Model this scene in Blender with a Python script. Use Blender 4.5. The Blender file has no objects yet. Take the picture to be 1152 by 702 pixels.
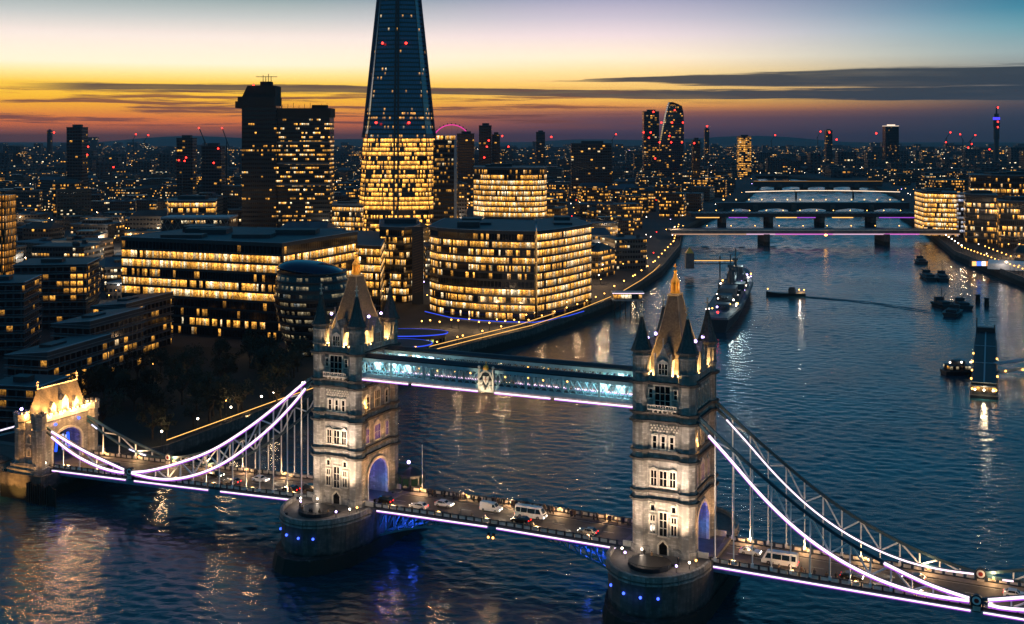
import bpy, math, random
from mathutils import Vector, Matrix
from mathutils.geometry import tessellate_polygon
R = math.radians
RND = random.Random(7)
sc = bpy.context.scene
col = sc.collection

# ------------------------------------------------------------------ camera
cd = bpy.data.cameras.new('camera')
cam = bpy.data.objects.new('camera', cd); col.objects.link(cam)
cam.location = (0, 0, 100); cam.rotation_euler = (R(90), 0, 0)
cd.sensor_width = 36; cd.lens = 36 * 1313 / 1152.0
cd.shift_y = -199 / 1152.0
cd.clip_start = 1; cd.clip_end = 90000
sc.camera = cam
sc.view_settings.view_transform = 'Standard'; sc.view_settings.look = 'None'
sc.view_settings.exposure = 0; sc.view_settings.gamma = 1
sc.view_settings.use_curve_mapping = False
cy = sc.cycles
cy.use_denoising = True
try: cy.denoiser = 'OPENIMAGEDENOISE'
except Exception: pass
cy.max_bounces = 6; cy.diffuse_bounces = 2; cy.glossy_bounces = 3; cy.transmission_bounces = 3; cy.transparent_max_bounces = 6
cy.caustics_reflective = False; cy.caustics_refractive = False
cy.sample_clamp_indirect = 6; cy.use_light_tree = True
cy.use_adaptive_sampling = False

def lin(c):
    return tuple((v/255/12.92 if v/255 <= .04045 else ((v/255+.055)/1.055)**2.4) for v in c[:3]) + (1,)

# ------------------------------------------------------------------ node expression helper
class X:
    def __init__(s, nt, so): s.nt, s.so = nt, so
    def _m(s, op, *a, clamp=False):
        n = s.nt.nodes.new('ShaderNodeMath'); n.operation = op; n.use_clamp = clamp
        for i, v in enumerate((s,) + a):
            if isinstance(v, X): s.nt.links.new(v.so, n.inputs[i])
            else: n.inputs[i].default_value = v
        return X(s.nt, n.outputs[0])
    def __add__(s, o): return s._m('ADD', o)
    def __sub__(s, o): return s._m('SUBTRACT', o)
    def __mul__(s, o): return s._m('MULTIPLY', o)
    def __truediv__(s, o): return s._m('DIVIDE', o)
    def lt(s, o): return s._m('LESS_THAN', o)
    def gt(s, o): return s._m('GREATER_THAN', o)
    def floor(s): return s._m('FLOOR')
    def fract(s): return s._m('FRACT')
    def pw(s, o): return s._m('POWER', o)
    def smooth(s, a, b, lo=0., hi=1.):
        n = s.nt.nodes.new('ShaderNodeMapRange'); n.interpolation_type = 'SMOOTHSTEP'; n.clamp = True
        s.nt.links.new(s.so, n.inputs[0])
        for i, v in enumerate((a, b, lo, hi)):
            if isinstance(v, X): s.nt.links.new(v.so, n.inputs[1+i])
            else: n.inputs[1+i].default_value = v
        return X(s.nt, n.outputs[0])
def sock(nt, n, k=0): return X(nt, n.outputs[k])
def comb(nt, x, y, z):
    n = nt.nodes.new('ShaderNodeCombineXYZ')
    for i, v in enumerate((x, y, z)):
        if isinstance(v, X): nt.links.new(v.so, n.inputs[i])
        else: n.inputs[i].default_value = v
    return n.outputs[0]
def mixc(nt, f, a, b):
    n = nt.nodes.new('ShaderNodeMix'); n.data_type = 'RGBA'
    ins = [i for i in n.inputs if i.enabled]
    for i, v in zip(ins, (f, a, b)):
        if isinstance(v, X): nt.links.new(v.so, i)
        elif hasattr(v, 'is_linked'): nt.links.new(v, i)
        else: i.default_value = v
    return [o for o in n.outputs if o.enabled][0]
def noise(nt, vec, scale, detail=2, rough=.5):
    n = nt.nodes.new('ShaderNodeTexNoise'); n.inputs['Scale'].default_value = scale
    n.inputs['Detail'].default_value = detail; n.inputs['Roughness'].default_value = rough
    if vec is not None: nt.links.new(vec, n.inputs['Vector'])
    return sock(nt, n, 0)
def ramp(nt, fac, stops):
    n = nt.nodes.new('ShaderNodeValToRGB'); el = n.color_ramp.elements
    while len(el) < len(stops): el.new(.5)
    for e, (p, c) in zip(el, sorted(stops)): e.position = p; e.color = c
    nt.links.new(fac.so, n.inputs[0]); return n.outputs[0]

# ------------------------------------------------------------------ world: dusk sky, sun already down
SKY = 1.0
w = bpy.data.worlds.new('World'); sc.world = w; w.use_nodes = True
nt = w.node_tree; nt.nodes.clear()
out = nt.nodes.new('ShaderNodeOutputWorld'); bg = nt.nodes.new('ShaderNodeBackground'); bg.inputs[1].default_value = SKY
tc = nt.nodes.new('ShaderNodeTexCoord'); sp = nt.nodes.new('ShaderNodeSeparateXYZ'); nt.links.new(tc.outputs['Generated'], sp.inputs[0])
sx, sy, sz = (sock(nt, sp, i) for i in range(3))
hyp = (sx*sx + sy*sy + 1e-6).pw(.5)
el_ = sz / hyp
az = sx._m('ARCTAN2', sy)
fac = el_ / .12
def pix(l): return [(max(0, min(1, (152-y)/157.6)), lin(c)) for y, c in l]
rl = ramp(nt, fac, pix([(152,(84,48,44)),(147,(140,74,50)),(140,(208,104,44)),(133,(240,128,34)),(124,(254,164,26)),(110,(255,192,36)),(96,(255,202,66)),(86,(255,224,140)),(74,(254,236,204)),(45,(236,220,210)),(22,(186,188,186)),(0,(132,152,154))]))
rm = ramp(nt, fac, pix([(152,(60,40,58)),(142,(90,58,70)),(133,(112,68,70)),(126,(165,96,66)),(120,(232,150,64)),(112,(250,188,76)),(95,(250,200,110)),(82,(252,218,150)),(65,(252,230,200)),(40,(228,208,210)),(20,(192,182,196)),(0,(160,156,180))]))
rr = ramp(nt, fac, pix([(152,(32,36,50)),(135,(40,46,60)),(120,(58,60,72)),(105,(84,88,98)),(84,(128,132,132)),(66,(136,158,162)),(40,(92,146,160)),(20,(44,122,146)),(0,(18,100,130))]))
c1 = mixc(nt, az.smooth(-.22, .10), rl, rm)
c2 = mixc(nt, az.smooth(.06, .46), c1, rr)
c2 = mixc(nt, az.smooth(-.55, -1.35), c2, rr)
# high stratus streaks
cv = comb(nt, az*3.2, el_*70., 0.)
n1 = noise(nt, cv, 1.7, 5, .62)
n2 = noise(nt, comb(nt, az*7., el_*210., 3.), 1.3, 4, .6)
n3 = noise(nt, comb(nt, az*4.5, el_*240., 8.), 1.1, 5, .68)
cen = az.smooth(-.30, .36, .0392, .0335) + (n1-.5)*.005
da = (el_ - cen)._m('ABSOLUTE') / az.smooth(-.1, .36, .0031, .0052)
db = (el_ - .0468 - (n1-.5)*.006)._m('ABSOLUTE') / az.smooth(.02, .34, .0004, .0085)
la = (da + (n3-.5)*3.4).smooth(.75, 1.25, 1, 0) * az.smooth(-.42, -.34)
lb = (db + (n3-.5)*3.0).smooth(.75, 1.3, 1, 0) * az.smooth(.0, .1)
band = la._m('MAXIMUM', lb) * (n1*.6+.66)._m('MINIMUM', .97)
c3 = mixc(nt, band, c2, mixc(nt, az.smooth(-.15, .3), lin((84,68,56)), lin((34,50,64))))
low = ((n2 - .5)*1.2 + (n1-.5)*1.2)  .smooth(-.05, .16) * el_.smooth(.003, .010) * el_.smooth(.045, .03) * az.smooth(.25, .0)
c3 = mixc(nt, low*.9, c3, lin((120,62,44)))
hi = (n1 - .5).smooth(.08, .25) * el_.smooth(.045, .055) * el_.smooth(.10, .06)
c3 = mixc(nt, hi*.22*az.smooth(.0, .3), c3, lin((95,100,104)))
# above the frame the sky deepens to blue
up = ramp(nt, el_/1.0, [(0, lin((62,138,168))), (.12, lin((58,138,174))), (.28, lin((36,130,168))), (.6, lin((30,98,140))), (1, lin((24,80,118)))])
gn = nt.nodes.new('ShaderNodeVectorMath'); gn.operation = 'SCALE'; gn.inputs[3].default_value = 1.3; nt.links.new(c3, gn.inputs[0])   # what the haze in front of it takes away
c4 = mixc(nt, el_.smooth(.108, .15), gn.outputs[0], up)
c4 = mixc(nt, el_.smooth(-.02, .0), lin((14,18,24)), c4)
nish = nt.nodes.new('ShaderNodeTexSky'); nish.sky_type = 'NISHITA'; nish.sun_disc = False
nish.sun_elevation = R(-3); nish.sun_rotation = R(-12)
ad = nt.nodes.new('ShaderNodeVectorMath'); ad.operation = 'MULTIPLY_ADD'
nt.links.new(nish.outputs[0], ad.inputs[0]); ad.inputs[1].default_value = (.05,.05,.05); nt.links.new(c4, ad.inputs[2])
nt.links.new(ad.outputs[0], bg.inputs[0]); nt.links.new(bg.outputs[0], out.inputs[0])

# ------------------------------------------------------------------ mesh helpers
class MB:
    def __init__(s): s.v, s.f, s.m, s.u = [], [], [], []
    def face(s, pts, m=0, uv=None):
        i = len(s.v); s.v += [tuple(p) for p in pts]; s.f.append(tuple(range(i, i+len(pts)))); s.m.append(m)
        s.u.append(uv or [(0, 0)]*len(pts)); return s
    def wall(s, a, b, z0, z1, m=0, u0=0.):
        L = math.hypot(b[0]-a[0], b[1]-a[1])
        return s.face([(a[0],a[1],z0),(b[0],b[1],z0),(b[0],b[1],z1),(a[0],a[1],z1)], m, [(u0,0),(u0+L,0),(u0+L,z1-z0),(u0,z1-z0)])
    def prism(s, poly, z0, z1, m=0, cap=None, u0=0., top=None, bottom=True):
        cap = m if cap is None else cap; n = len(poly); tp = top or poly; u = u0
        for i in range(n):
            a, b, c, d = poly[i], poly[(i+1)%n], tp[(i+1)%n], tp[i]
            L = math.hypot(b[0]-a[0], b[1]-a[1])
            s.face([(a[0],a[1],z0),(b[0],b[1],z0),(c[0],c[1],z1),(d[0],d[1],z1)], m, [(u,0),(u+L,0),(u+L,z1-z0),(u,z1-z0)]); u += L
        s.face([(p[0],p[1],z1) for p in tp], cap)
        if bottom: s.face([(p[0],p[1],z0) for p in reversed(poly)], cap)
        return s
    def box(s, x0, x1, y0, y1, z0, z1, m=0, cap=None, u0=0.):
        return s.prism([(x0,y0),(x1,y0),(x1,y1),(x0,y1)], z0, z1, m, cap, u0)
    def bar(s, p, q, w, h=None, m=0):
        h = h or w; p, q = Vector(p), Vector(q); d = (q-p)
        if d.length < 1e-6: return s
        d.normalize(); up = Vector((0,0,1)) if abs(d.z) < .95 else Vector((1,0,0))
        r = d.cross(up).normalized(); t = r.cross(d)
        c = [(r*a*w/2 + t*b*h/2) for a, b in ((-1,-1),(1,-1),(1,1),(-1,1))]
        A = [p+k for k in c]; Bq = [q+k for k in c]; L = (q-p).length
        for i in range(4): s.face([A[i], A[(i+1)%4], Bq[(i+1)%4], Bq[i]], m, [(0,0),(w,0),(w,L),(0,L)])
        s.face(A[::-1], m); s.face(Bq, m); return s
    def path(s, pts, w, h=None, m=0):
        for a, b in zip(pts, pts[1:]): s.bar(a, b, w, h, m)
        return s
    def ring(s, n, r0, z0, r1, z1, m=0, cx=0., cy=0., rot=0., cap0=False, cap1=False):
        P = lambda r, z: [(cx+r*math.cos(rot+2*math.pi*i/n), cy+r*math.sin(rot+2*math.pi*i/n), z) for i in range(n)]
        a, b = P(r0, z0), P(max(r1, 1e-3), z1)
        for i in range(n): s.face([a[i], a[(i+1)%n], b[(i+1)%n], b[i]], m)
        if cap0: s.face(a[::-1], m)
        if cap1: s.face(b, m)
        return s
    def lathe(s, n, prof, m=0, cx=0., cy=0., rot=0.):
        for (r0, z0), (r1, z1) in zip(prof, prof[1:]): s.ring(n, r0, z0, r1, z1, m, cx, cy, rot)
        return s
    def ball(s, c, r, m=0, n=8, k=5, sz=1.):
        pr = [(r*math.sin(math.pi*i/k), -sz*r*math.cos(math.pi*i/k)) for i in range(k+1)]
        for (r0, z0), (r1, z1) in zip(pr, pr[1:]): s.ring(n, max(r0,1e-3), c[2]+z0, r1, c[2]+z1, m, c[0], c[1])
        return s
    def loft(s, secs, m=0, caps=True):
        n = len(secs[0])
        for a, b in zip(secs, secs[1:]):
            for i in range(n): s.face([a[i], a[(i+1)%n], b[(i+1)%n], b[i]], m)
        if caps: s.face(secs[0][::-1], m); s.face(secs[-1], m)
        return s
    def data(s, name, mats, smooth=False, weld=False):
        me = bpy.data.meshes.new(name); me.from_pydata(s.v, [], s.f)
        for mt in (mats if isinstance(mats, (list, tuple)) else [mats]): me.materials.append(mt)
        ul = me.uv_layers.new(name='UVMap'); k = 0; fl = []
        for u in s.u:
            for q in u: fl += [q[0], q[1]]
        ul.data.foreach_set('uv', fl)
        me.polygons.foreach_set('material_index', s.m)
        if smooth:
            import bmesh
            b = bmesh.new(); b.from_mesh(me); bmesh.ops.remove_doubles(b, verts=b.verts, dist=1e-4); bmesh.ops.recalc_face_normals(b, faces=b.faces); b.to_mesh(me); b.free()
            me.polygons.foreach_set('use_smooth', [True]*len(me.polygons))
        me.update(); return me
    def build(s, name, mats, parent=None, loc=(0,0,0), rot=0., smooth=False):
        o = bpy.data.objects.new(name, s.data(name, mats, smooth)); col.objects.link(o)
        o.location = loc; o.rotation_euler = (0,0,rot)
        if parent is not None: o.parent = parent
        return o
def tag(o, label=None, cat=None, group=None, kind=None):
    if label: o['label'] = label
    if cat: o['category'] = cat
    if group: o['group'] = group
    if kind: o['kind'] = kind
    return o
def thing(name, label, cat, loc=(0,0,0), rot=0., group=None):
    o = bpy.data.objects.new(name, None); o.empty_display_size = .5; col.objects.link(o)
    o.location = loc; o.rotation_euler = (0,0,rot)
    return tag(o, label, cat, group)
KIDS = {}
def dup(o, loc=None, rot=None, label=None, group=None, parent=None):
    c = o.copy(); col.objects.link(c)
    if parent is not None: c.parent = parent
    if loc is not None: c.location = loc
    if rot is not None: c.rotation_euler = (0,0,rot)
    if label: c['label'] = label
    if group: c['group'] = group
    if o.name not in KIDS: KIDS[o.name] = list(o.children)
    for ch in KIDS[o.name]: dup(ch, parent=c)
    return c
def light(name, kind, loc, power, color, parent=None, size=.3, aim=None, spot=None, blend=.6):
    l = bpy.data.lights.new(name, kind); l.energy = power; l.color = color
    if kind == 'AREA': l.size = size
    else: l.shadow_soft_size = size
    if spot: l.spot_size = R(spot); l.spot_blend = blend
    o = bpy.data.objects.new(name, l); col.objects.link(o); o.location = loc
    if parent is not None: o.parent = parent
    if aim is not None: o.rotation_euler = (Vector(aim)-Vector(loc)).to_track_quat('-Z', 'Y').to_euler()
    return o

# ------------------------------------------------------------------ materials
def newmat(name):
    m = bpy.data.materials.new(name); m.use_nodes = True
    return m, m.node_tree, m.node_tree.nodes['Principled BSDF']
def pbr(name, c, rough=.6, metal=0., var=.25, scale=.8, bump=0., bscale=2., spec=None, c2=None):
    m, nt, b = newmat(name); c = lin(c) if max(c) > 1.01 else tuple(c)+(1,)
    tc = nt.nodes.new('ShaderNodeTexCoord')
    n = noise(nt, tc.outputs['Object'], scale, 5, .6)
    d = tuple(v*(1-var) for v in c[:3])+(1,); u = (tuple(min(1, v*(1+var)) for v in c[:3])+(1,)) if c2 is None else (lin(c2) if max(c2) > 1.01 else tuple(c2)+(1,))
    nt.links.new(mixc(nt, n.smooth(.3, .7), d, u), b.inputs['Base Color'])
    b.inputs['Roughness'].default_value = rough; b.inputs['Metallic'].default_value = metal
    if spec is not None: b.inputs['Specular IOR Level'].default_value = spec
    if bump:
        bn = nt.nodes.new('ShaderNodeBump'); bn.inputs['Strength'].default_value = bump; bn.inputs['Distance'].default_value = .1
        nt.links.new(noise(nt, tc.outputs['Object'], bscale, 4).so, bn.inputs['Height']); nt.links.new(bn.outputs[0], b.inputs['Normal'])
    return m
def emit(name, c, s, sample=False):
    m = bpy.data.materials.new(name); m.use_nodes = True; nt = m.node_tree; nt.nodes.clear()
    o = nt.nodes.new('ShaderNodeOutputMaterial'); e = nt.nodes.new('ShaderNodeEmission')
    e.inputs[0].default_value = lin(c) if max(c) > 1.01 else tuple(c)+(1,); e.inputs[1].default_value = s
    nt.links.new(e.outputs[0], o.inputs[0]); m.cycles.emission_sampling = 'AUTO' if sample else 'NONE'
    return m
def ashlar(name, c, c2, bw=1.1, bh=.42, tide=0):
    m, nt, b = newmat(name); tc = nt.nodes.new('ShaderNodeTexCoord'); sp = nt.nodes.new('ShaderNodeSeparateXYZ'); nt.links.new(tc.outputs['Object'], sp.inputs[0])
    x, y, z = (sock(nt, sp, i) for i in range(3))
    br = nt.nodes.new('ShaderNodeTexBrick'); nt.links.new(comb(nt, x+y, z, 0.), br.inputs['Vector'])
    br.inputs['Scale'].default_value = 1; br.inputs['Brick Width'].default_value = bw; br.inputs['Row Height'].default_value = bh; br.inputs['Mortar Size'].default_value = .025
    br.inputs['Color1'].default_value = lin(c); br.inputs['Color2'].default_value = lin(c2); br.inputs['Mortar'].default_value = tuple(v*.45 for v in lin(c)[:3])+(1,)
    n = noise(nt, tc.outputs['Object'], .35, 6, .65); st = noise(nt, comb(nt, x*1.2+y*1.2, z*.12, 0.), 1., 4)
    k = mixc(nt, (n*.5+st*.5).smooth(.62, .38), br.outputs['Color'], tuple(v*.36 for v in lin(c)[:3])+(1,))
    if tide:
        k = mixc(nt, (z+(noise(nt, tc.outputs['Object'], .8, 4)-.5)*2.5).smooth(tide-.6, tide+.7), lin((26,30,22)), k)
    nt.links.new(k, b.inputs['Base Color']); b.inputs['Roughness'].default_value = .85
    bn = nt.nodes.new('ShaderNodeBump'); bn.inputs['Strength'].default_value = .5; bn.inputs['Distance'].default_value = .06
    nt.links.new((sock(nt, br, 1)*-1. + noise(nt, tc.outputs['Object'], 3., 4)*.6).so, bn.inputs['Height']); nt.links.new(bn.outputs[0], b.inputs['Normal'])
    return m
def winmat(name, cw=1.6, ch=3.6, lit=.5, strength=1.6, warm=(255,176,72), cool=(255,232,186), wall=(34,38,44), mx=.06, lo=.12, hi=.8, clump=.6, coolp=.35, rough=.35, fine=1., rowv=.25, grp=1., even=0., glassc=(10,16,22)):
    """facade of glazed bays; the lit rooms behind them are what glows"""
    m, nt, b = newmat(name); m.cycles.emission_sampling = 'NONE'
    uv = nt.nodes.new('ShaderNodeUVMap'); sp = nt.nodes.new('ShaderNodeSeparateXYZ'); nt.links.new(uv.outputs[0], sp.inputs[0])
    oi = nt.nodes.new('ShaderNodeObjectInfo'); seed = sock(nt, oi, 'Random')*97.
    u, v = sock(nt, sp, 0)/cw, sock(nt, sp, 1)/ch
    cu, cv = u.floor(), v.floor(); fu, fv = u.fract(), v.fract()
    wn = nt.nodes.new('ShaderNodeTexWhiteNoise'); nt.links.new(comb(nt, cu, cv, seed), wn.inputs['Vector'])
    wg = nt.nodes.new('ShaderNodeTexWhiteNoise'); nt.links.new(comb(nt, (cu/grp+cv*.37).floor(), cv, seed), wg.inputs['Vector'])
    val = sock(nt, wg, 0); cs = nt.nodes.new('ShaderNodeSeparateXYZ'); nt.links.new(wn.outputs['Color'], cs.inputs[0])
    ra, rb = sock(nt, cs, 1), sock(nt, cs, 2)
    wr_ = nt.nodes.new('ShaderNodeTexWhiteNoise'); nt.links.new(comb(nt, cv, seed, 3.), wr_.inputs['Vector'])
    cl = noise(nt, comb(nt, cu*.17+seed, cv*2.3, seed), 1., 2)
    on = val.lt((cl-.5)*(clump*3.) + (sock(nt, wr_, 0)-.5)*rowv + lit)
    mask = fu.gt(mx)*fu.lt(1-mx)*fv.gt(lo)*fv.lt(hi)
    fur = noise(nt, comb(nt, u*cw*.95*fine+cv*7.3, v*ch*.8*fine, seed), 1.3, 4, .8).smooth(.30, .70, .0, 1.75)
    ceil = fv.smooth(lo, hi, .2, 1.45)
    st = on*mask*fur*ceil*(ra.pw(1.5)*(1.2-even)+.3+even*.5)*strength
    hue = noise(nt, comb(nt, cu*.16, cv*1.9, seed+5.), 1., 1)*.6+rb*.4
    ec = mixc(nt, hue.smooth(.82-coolp*.6, 1.0-coolp*.6), lin(warm), lin(cool))
    nt.links.new(ec, b.inputs['Emission Color']); nt.links.new(st.so, b.inputs['Emission Strength'])
    nt.links.new(mixc(nt, mask, lin(wall), lin(glassc)), b.inputs['Base Color'])
    nt.links.new((mask*(-rough+.12)+rough+.0).so, b.inputs['Roughness'])
    return m
M = {}
M['stone'] = ashlar('granite_blocks', (186,178,166), (134,126,116))
M['stone_trim'] = pbr('portland_stone', (196,184,166), .8, var=.2, scale=1.5, bump=.3)
M['stone_dark'] = ashlar('pier_granite', (112,106,98), (78,74,70), 1.6, .7, 3.6)
M['stone_band_shaded'] = pbr('shade_dark_stone', (70,64,58), .9, var=.3, scale=1.2)  # darkened so the shadow lines at the string courses sit in the colour
M['slate'] = pbr('roof_slate', (76,72,66), .55, var=.4, scale=2.2, bump=.4, bscale=5)
M['lead'] = pbr('lead_rolls', (120,116,108), .5, var=.2)
M['gilt'] = pbr('gilding', (240,176,70), .45, .15, var=.15)
M['pane'] = pbr('dark_glazing', (8,9,12), .12, var=.2)
M['blue_steel'] = pbr('pale_blue_paint', (96,142,152), .5, var=.15, scale=.6)
M['chain_blue'] = pbr('deep_blue_chain_paint', (34,66,78), .5, var=.15, scale=.6)
M['white_steel'] = pbr('white_paint', (228,224,216), .5, var=.08)
M['dark_steel'] = pbr('dark_steel', (26,32,38), .5, var=.2)
M['road'] = pbr('asphalt', (74,68,60), .75, var=.25, scale=.5, bump=.2, bscale=6)
M['foot'] = pbr('paving', (96,90,84), .8, var=.2, scale=1.2)
M['mark'] = pbr('road_paint', (190,186,176), .7, var=.1)
M['roofdark'] = pbr('flat_roof', (33,40,46), .6, var=.35, scale=.15)
M['roofpale'] = pbr('pale_roof_edge', (120,132,142), .5, var=.2)
M['concrete'] = pbr('concrete', (92,94,96), .85, var=.25, scale=.3)
M['dark_concrete'] = pbr('dark_concrete', (38,36,34), .9, var=.2)
M['brick'] = pbr('dark_brick', (58,44,38), .85, var=.3, scale=.3)
M['glass_dark'] = pbr('dark_glass', (10,22,32), .08, var=.3, scale=.2)
M['ground'] = pbr('city_ground', (34,36,38), .9, var=.4, scale=.05)
M['grass'] = pbr('park_grass', (16,22,10), .95, var=.35, scale=.2)
M['leaf'] = pbr('foliage', (34,38,20), .8, var=.45, scale=.5)
M['bark'] = pbr('bark', (44,36,28), .9, var=.3)
M['strip'] = emit('white_pink_strip_light', (255,226,246), 1.9, True)
M['strip_soft'] = emit('soft_strip_light', (226,222,255), 1.9, True)
M['strip_purple'] = emit('purple_strip_light', (178,84,226), 1.0)
M['fin'] = emit('pale_fin_light', (200,210,255), 1.1)
M['strip_gold'] = emit('golden_rail_light', (255,190,100), 1.6)
M['lampw'] = emit('white_lamp', (255,232,205), 12)
M['lampo'] = emit('orange_lamp', (255,176,80), 9)
M['lampv'] = emit('violet_lamp', (200,170,255), 10)
M['lampb'] = emit('blue_lamp', (60,90,255), 4)
M['lampr'] = emit('red_beacon', (255,42,34), 9)
M['blue_strip'] = emit('blue_edge_light', (60,90,255), 1.1)
M['car_white'] = pbr('white_car_paint', (215,215,215), .25, var=.05)
M['car_black'] = pbr('black_car_paint', (14,14,16), .2, var=.1)
M['car_grey'] = pbr('grey_car_paint', (90,94,100), .25, var=.1)
M['tyre'] = pbr('rubber', (14,14,14), .9)
M['rim'] = pbr('alloy', (150,150,150), .35, .8)
M['head'] = emit('headlight', (255,240,215), 14); M['tail'] = emit('tail_light', (255,30,20), 7)
M['cloth'] = pbr('dark_clothing', (24,24,30), .9, var=.3)
M['skin'] = pbr('skin', (150,108,88), .6, var=.05)
M['hair'] = pbr('dark_hair', (26,20,16), .7)
# water
m, nt, b = newmat('river_water'); M['water'] = m
tc = nt.nodes.new('ShaderNodeTexCoord'); mp = nt.nodes.new('ShaderNodeMapping'); nt.links.new(tc.outputs['Object'], mp.inputs[0])
mp.inputs['Rotation'].default_value = (0,0,R(-20)); mp.inputs['Scale'].default_value = (.75,1.25,1)
V = mp.outputs[0]
pt = noise(nt, tc.outputs['Object'], .014, 3).smooth(.35, .65, .45, 1.15)
h = (noise(nt, V, .55, 4, .6)*.5 + noise(nt, V, 1.6, 2)*.12)*pt
bn = nt.nodes.new('ShaderNodeBump'); bn.inputs['Strength'].default_value = 1.; bn.inputs['Distance'].default_value = .42
nt.links.new(h.so, bn.inputs['Height']); nt.links.new(bn.outputs[0], b.inputs['Normal'])
big = noise(nt, tc.outputs['Object'], .012, 3)
nt.links.new(mixc(nt, big.smooth(.35, .65), (.006,.038,.058,1), (.012,.06,.085,1)), b.inputs['Base Color'])
b.inputs['Roughness'].default_value = .10; b.inputs['IOR'].default_value = 1.33; b.inputs['Specular Tint'].default_value = (.72,.92,1,1)

# ------------------------------------------------------------------ frame of the bridge: x from the left tower to the right one, y upstream, z over the water
PH = R(24.7); PC, PS = math.cos(PH), math.sin(PH)
O0 = (-38.3 - 1.3*PS, 292.4 - 1.3*PC)
def BW(x, y, z=0): return (O0[0]+x*PC+y*PS, O0[1]-x*PS+y*PC, z)
def bthing(name, label, cat, x=0, y=0, z=0, group=None): return thing(name, label, cat, BW(x,y,z), -PH, group)
def gp(px, py, z=6.):     # point on a level z seen at a pixel of the photograph: where a thing stands on the ground
    d = 1313*(100-z)/(py-152.); return ((px-576)/1313*d, d)
def at(px, d): return ((px-576)/1313*d, d)
def interp(t, pts):
    if t <= pts[0][0]: return pts[0][1]
    for (a, x), (b, y) in zip(pts, pts[1:]):
        if t <= b: return x+(y-x)*(t-a)/(b-a)
    return pts[-1][1]
def roadz(x): return interp(x, [(-160,6.6),(-100,7.4),(-50,8.7),(-13,9.9),(11,10.4),(41,10.7),(70,10.4),(92,9.8),(137,9.2),(200,8.6)])

# ------------------------------------------------------------------ setting: water, land with its banks
SB = [BW(-118,-420)[:2], BW(-110,-40)[:2], BW(-110,-14.2)[:2], BW(-92,-13.6)[:2], BW(-90,8)[:2], (-103,351), (-80.5,405), (-47,478), (-20,519), (10,563), (57,664), (107,831), (142,987), (160,1100), (176,1194), (246,1412), (362,1800), (480,2250), (560,2700)]
NB = [BW(185,-420)[:2], BW(184,60)[:2], (300,480), (322,640), (334,759), (356,938), (392,1080), (422,1194), (469,1412), (600,1800), (690,2250), (640,2700)]
def edge_x(B, y):
    p = sorted(B[1:], key=lambda q: q[1]); return interp(y, [(b, a) for a, b in p])
def xs(y): return edge_x(SB, y)
def xn(y): return edge_x(NB, y)
import numpy as np
def waves():
    ys = 165*np.exp(np.arange(0, 1100)*.00256); us = np.linspace(-.62, .62, 700)
    Y, U = np.meshgrid(ys, us, indexing='ij'); Xx = U*Y; cell = Y*.0026; rg = np.random.RandomState(4); Z = np.zeros_like(Y)
    patch = .75+.25*np.sin(Xx*.021+1.3*np.sin(Y*.013))*np.sin(Y*.017+.8*np.sin(Xx*.011))
    for i in range(64):
        lam = 1.7*(5.5**(i/63.)); th = rg.normal(1.15, .6); k = 2*math.pi/lam; amp = WAVE*lam*.0052
        wgt = np.clip((lam/cell-1.9)/1.5, 0, 1)
        if lam > 5: amp *= .45
        Z += amp*wgt*np.sin(k*(Xx*math.cos(th)+Y*math.sin(th))+rg.uniform(0,6.28))
    # where the short waves are finer than the mesh, choppier long ones keep the surface rough
    for i in range(24):
        th = rg.normal(1.2, .5); sc_ = rg.uniform(2.6, 5); lam = sc_*cell; k = 2*math.pi/sc_/.0026
        wgt = np.clip((cell-1.2)/1.5, 0, 1)
        Z += WAVE*.0075*lam*wgt*np.sin(k*(U*math.cos(th)+np.log(Y)*math.sin(th))+rg.uniform(0,6.28))
    Z *= patch
    n, m_ = Y.shape; co = np.stack([Xx, Y, Z], -1).reshape(-1, 3)
    idx = np.arange(n*m_).reshape(n, m_); q = np.stack([idx[:-1,:-1], idx[:-1,1:], idx[1:,1:], idx[1:,:-1]], -1).reshape(-1, 4)
    me = bpy.data.meshes.new('river_water'); me.vertices.add(len(co)); me.vertices.foreach_set('co', co.ravel())
    me.loops.add(q.size); me.loops.foreach_set('vertex_index', q.ravel()); me.polygons.add(len(q)); me.polygons.foreach_set('loop_start', np.arange(0, q.size, 4))
    me.update(calc_edges=True); me.polygons.foreach_set('use_smooth', [True]*len(q)); me.materials.append(M['water'])
    o = bpy.data.objects.new('river_water', me); col.objects.link(o); tag(o, kind='structure')
WAVE = .78
waves()
mb = MB(); mb.face([(-16000,-3000,-2.5),(16000,-3000,-2.5),(16000,15500,-2.5),(-16000,15500,-2.5)])
tag(mb.build('river_bed', M['ground']), kind='structure')
def sheet(name, poly, z, mat):
    mb = MB(); tri = tessellate_polygon([[Vector((p[0], p[1], 0)) for p in poly]])
    for t in tri:
        P = [(poly[i][0], poly[i][1], z) for i in t]
        a, b_, c = (Vector(q) for q in P)
        mb.face(P if (b_-a).cross(c-a).z > 0 else P[::-1])
    return tag(mb.build(name, mat), kind='structure')
land = SB + NB[::-1] + [(9000,-400),(16000,-400),(16000,15500),(-16000,15500),(-16000,-400),(-2000,-400)]
sheet('ground', land, 6.0, M['ground'])
mb = MB()
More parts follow.
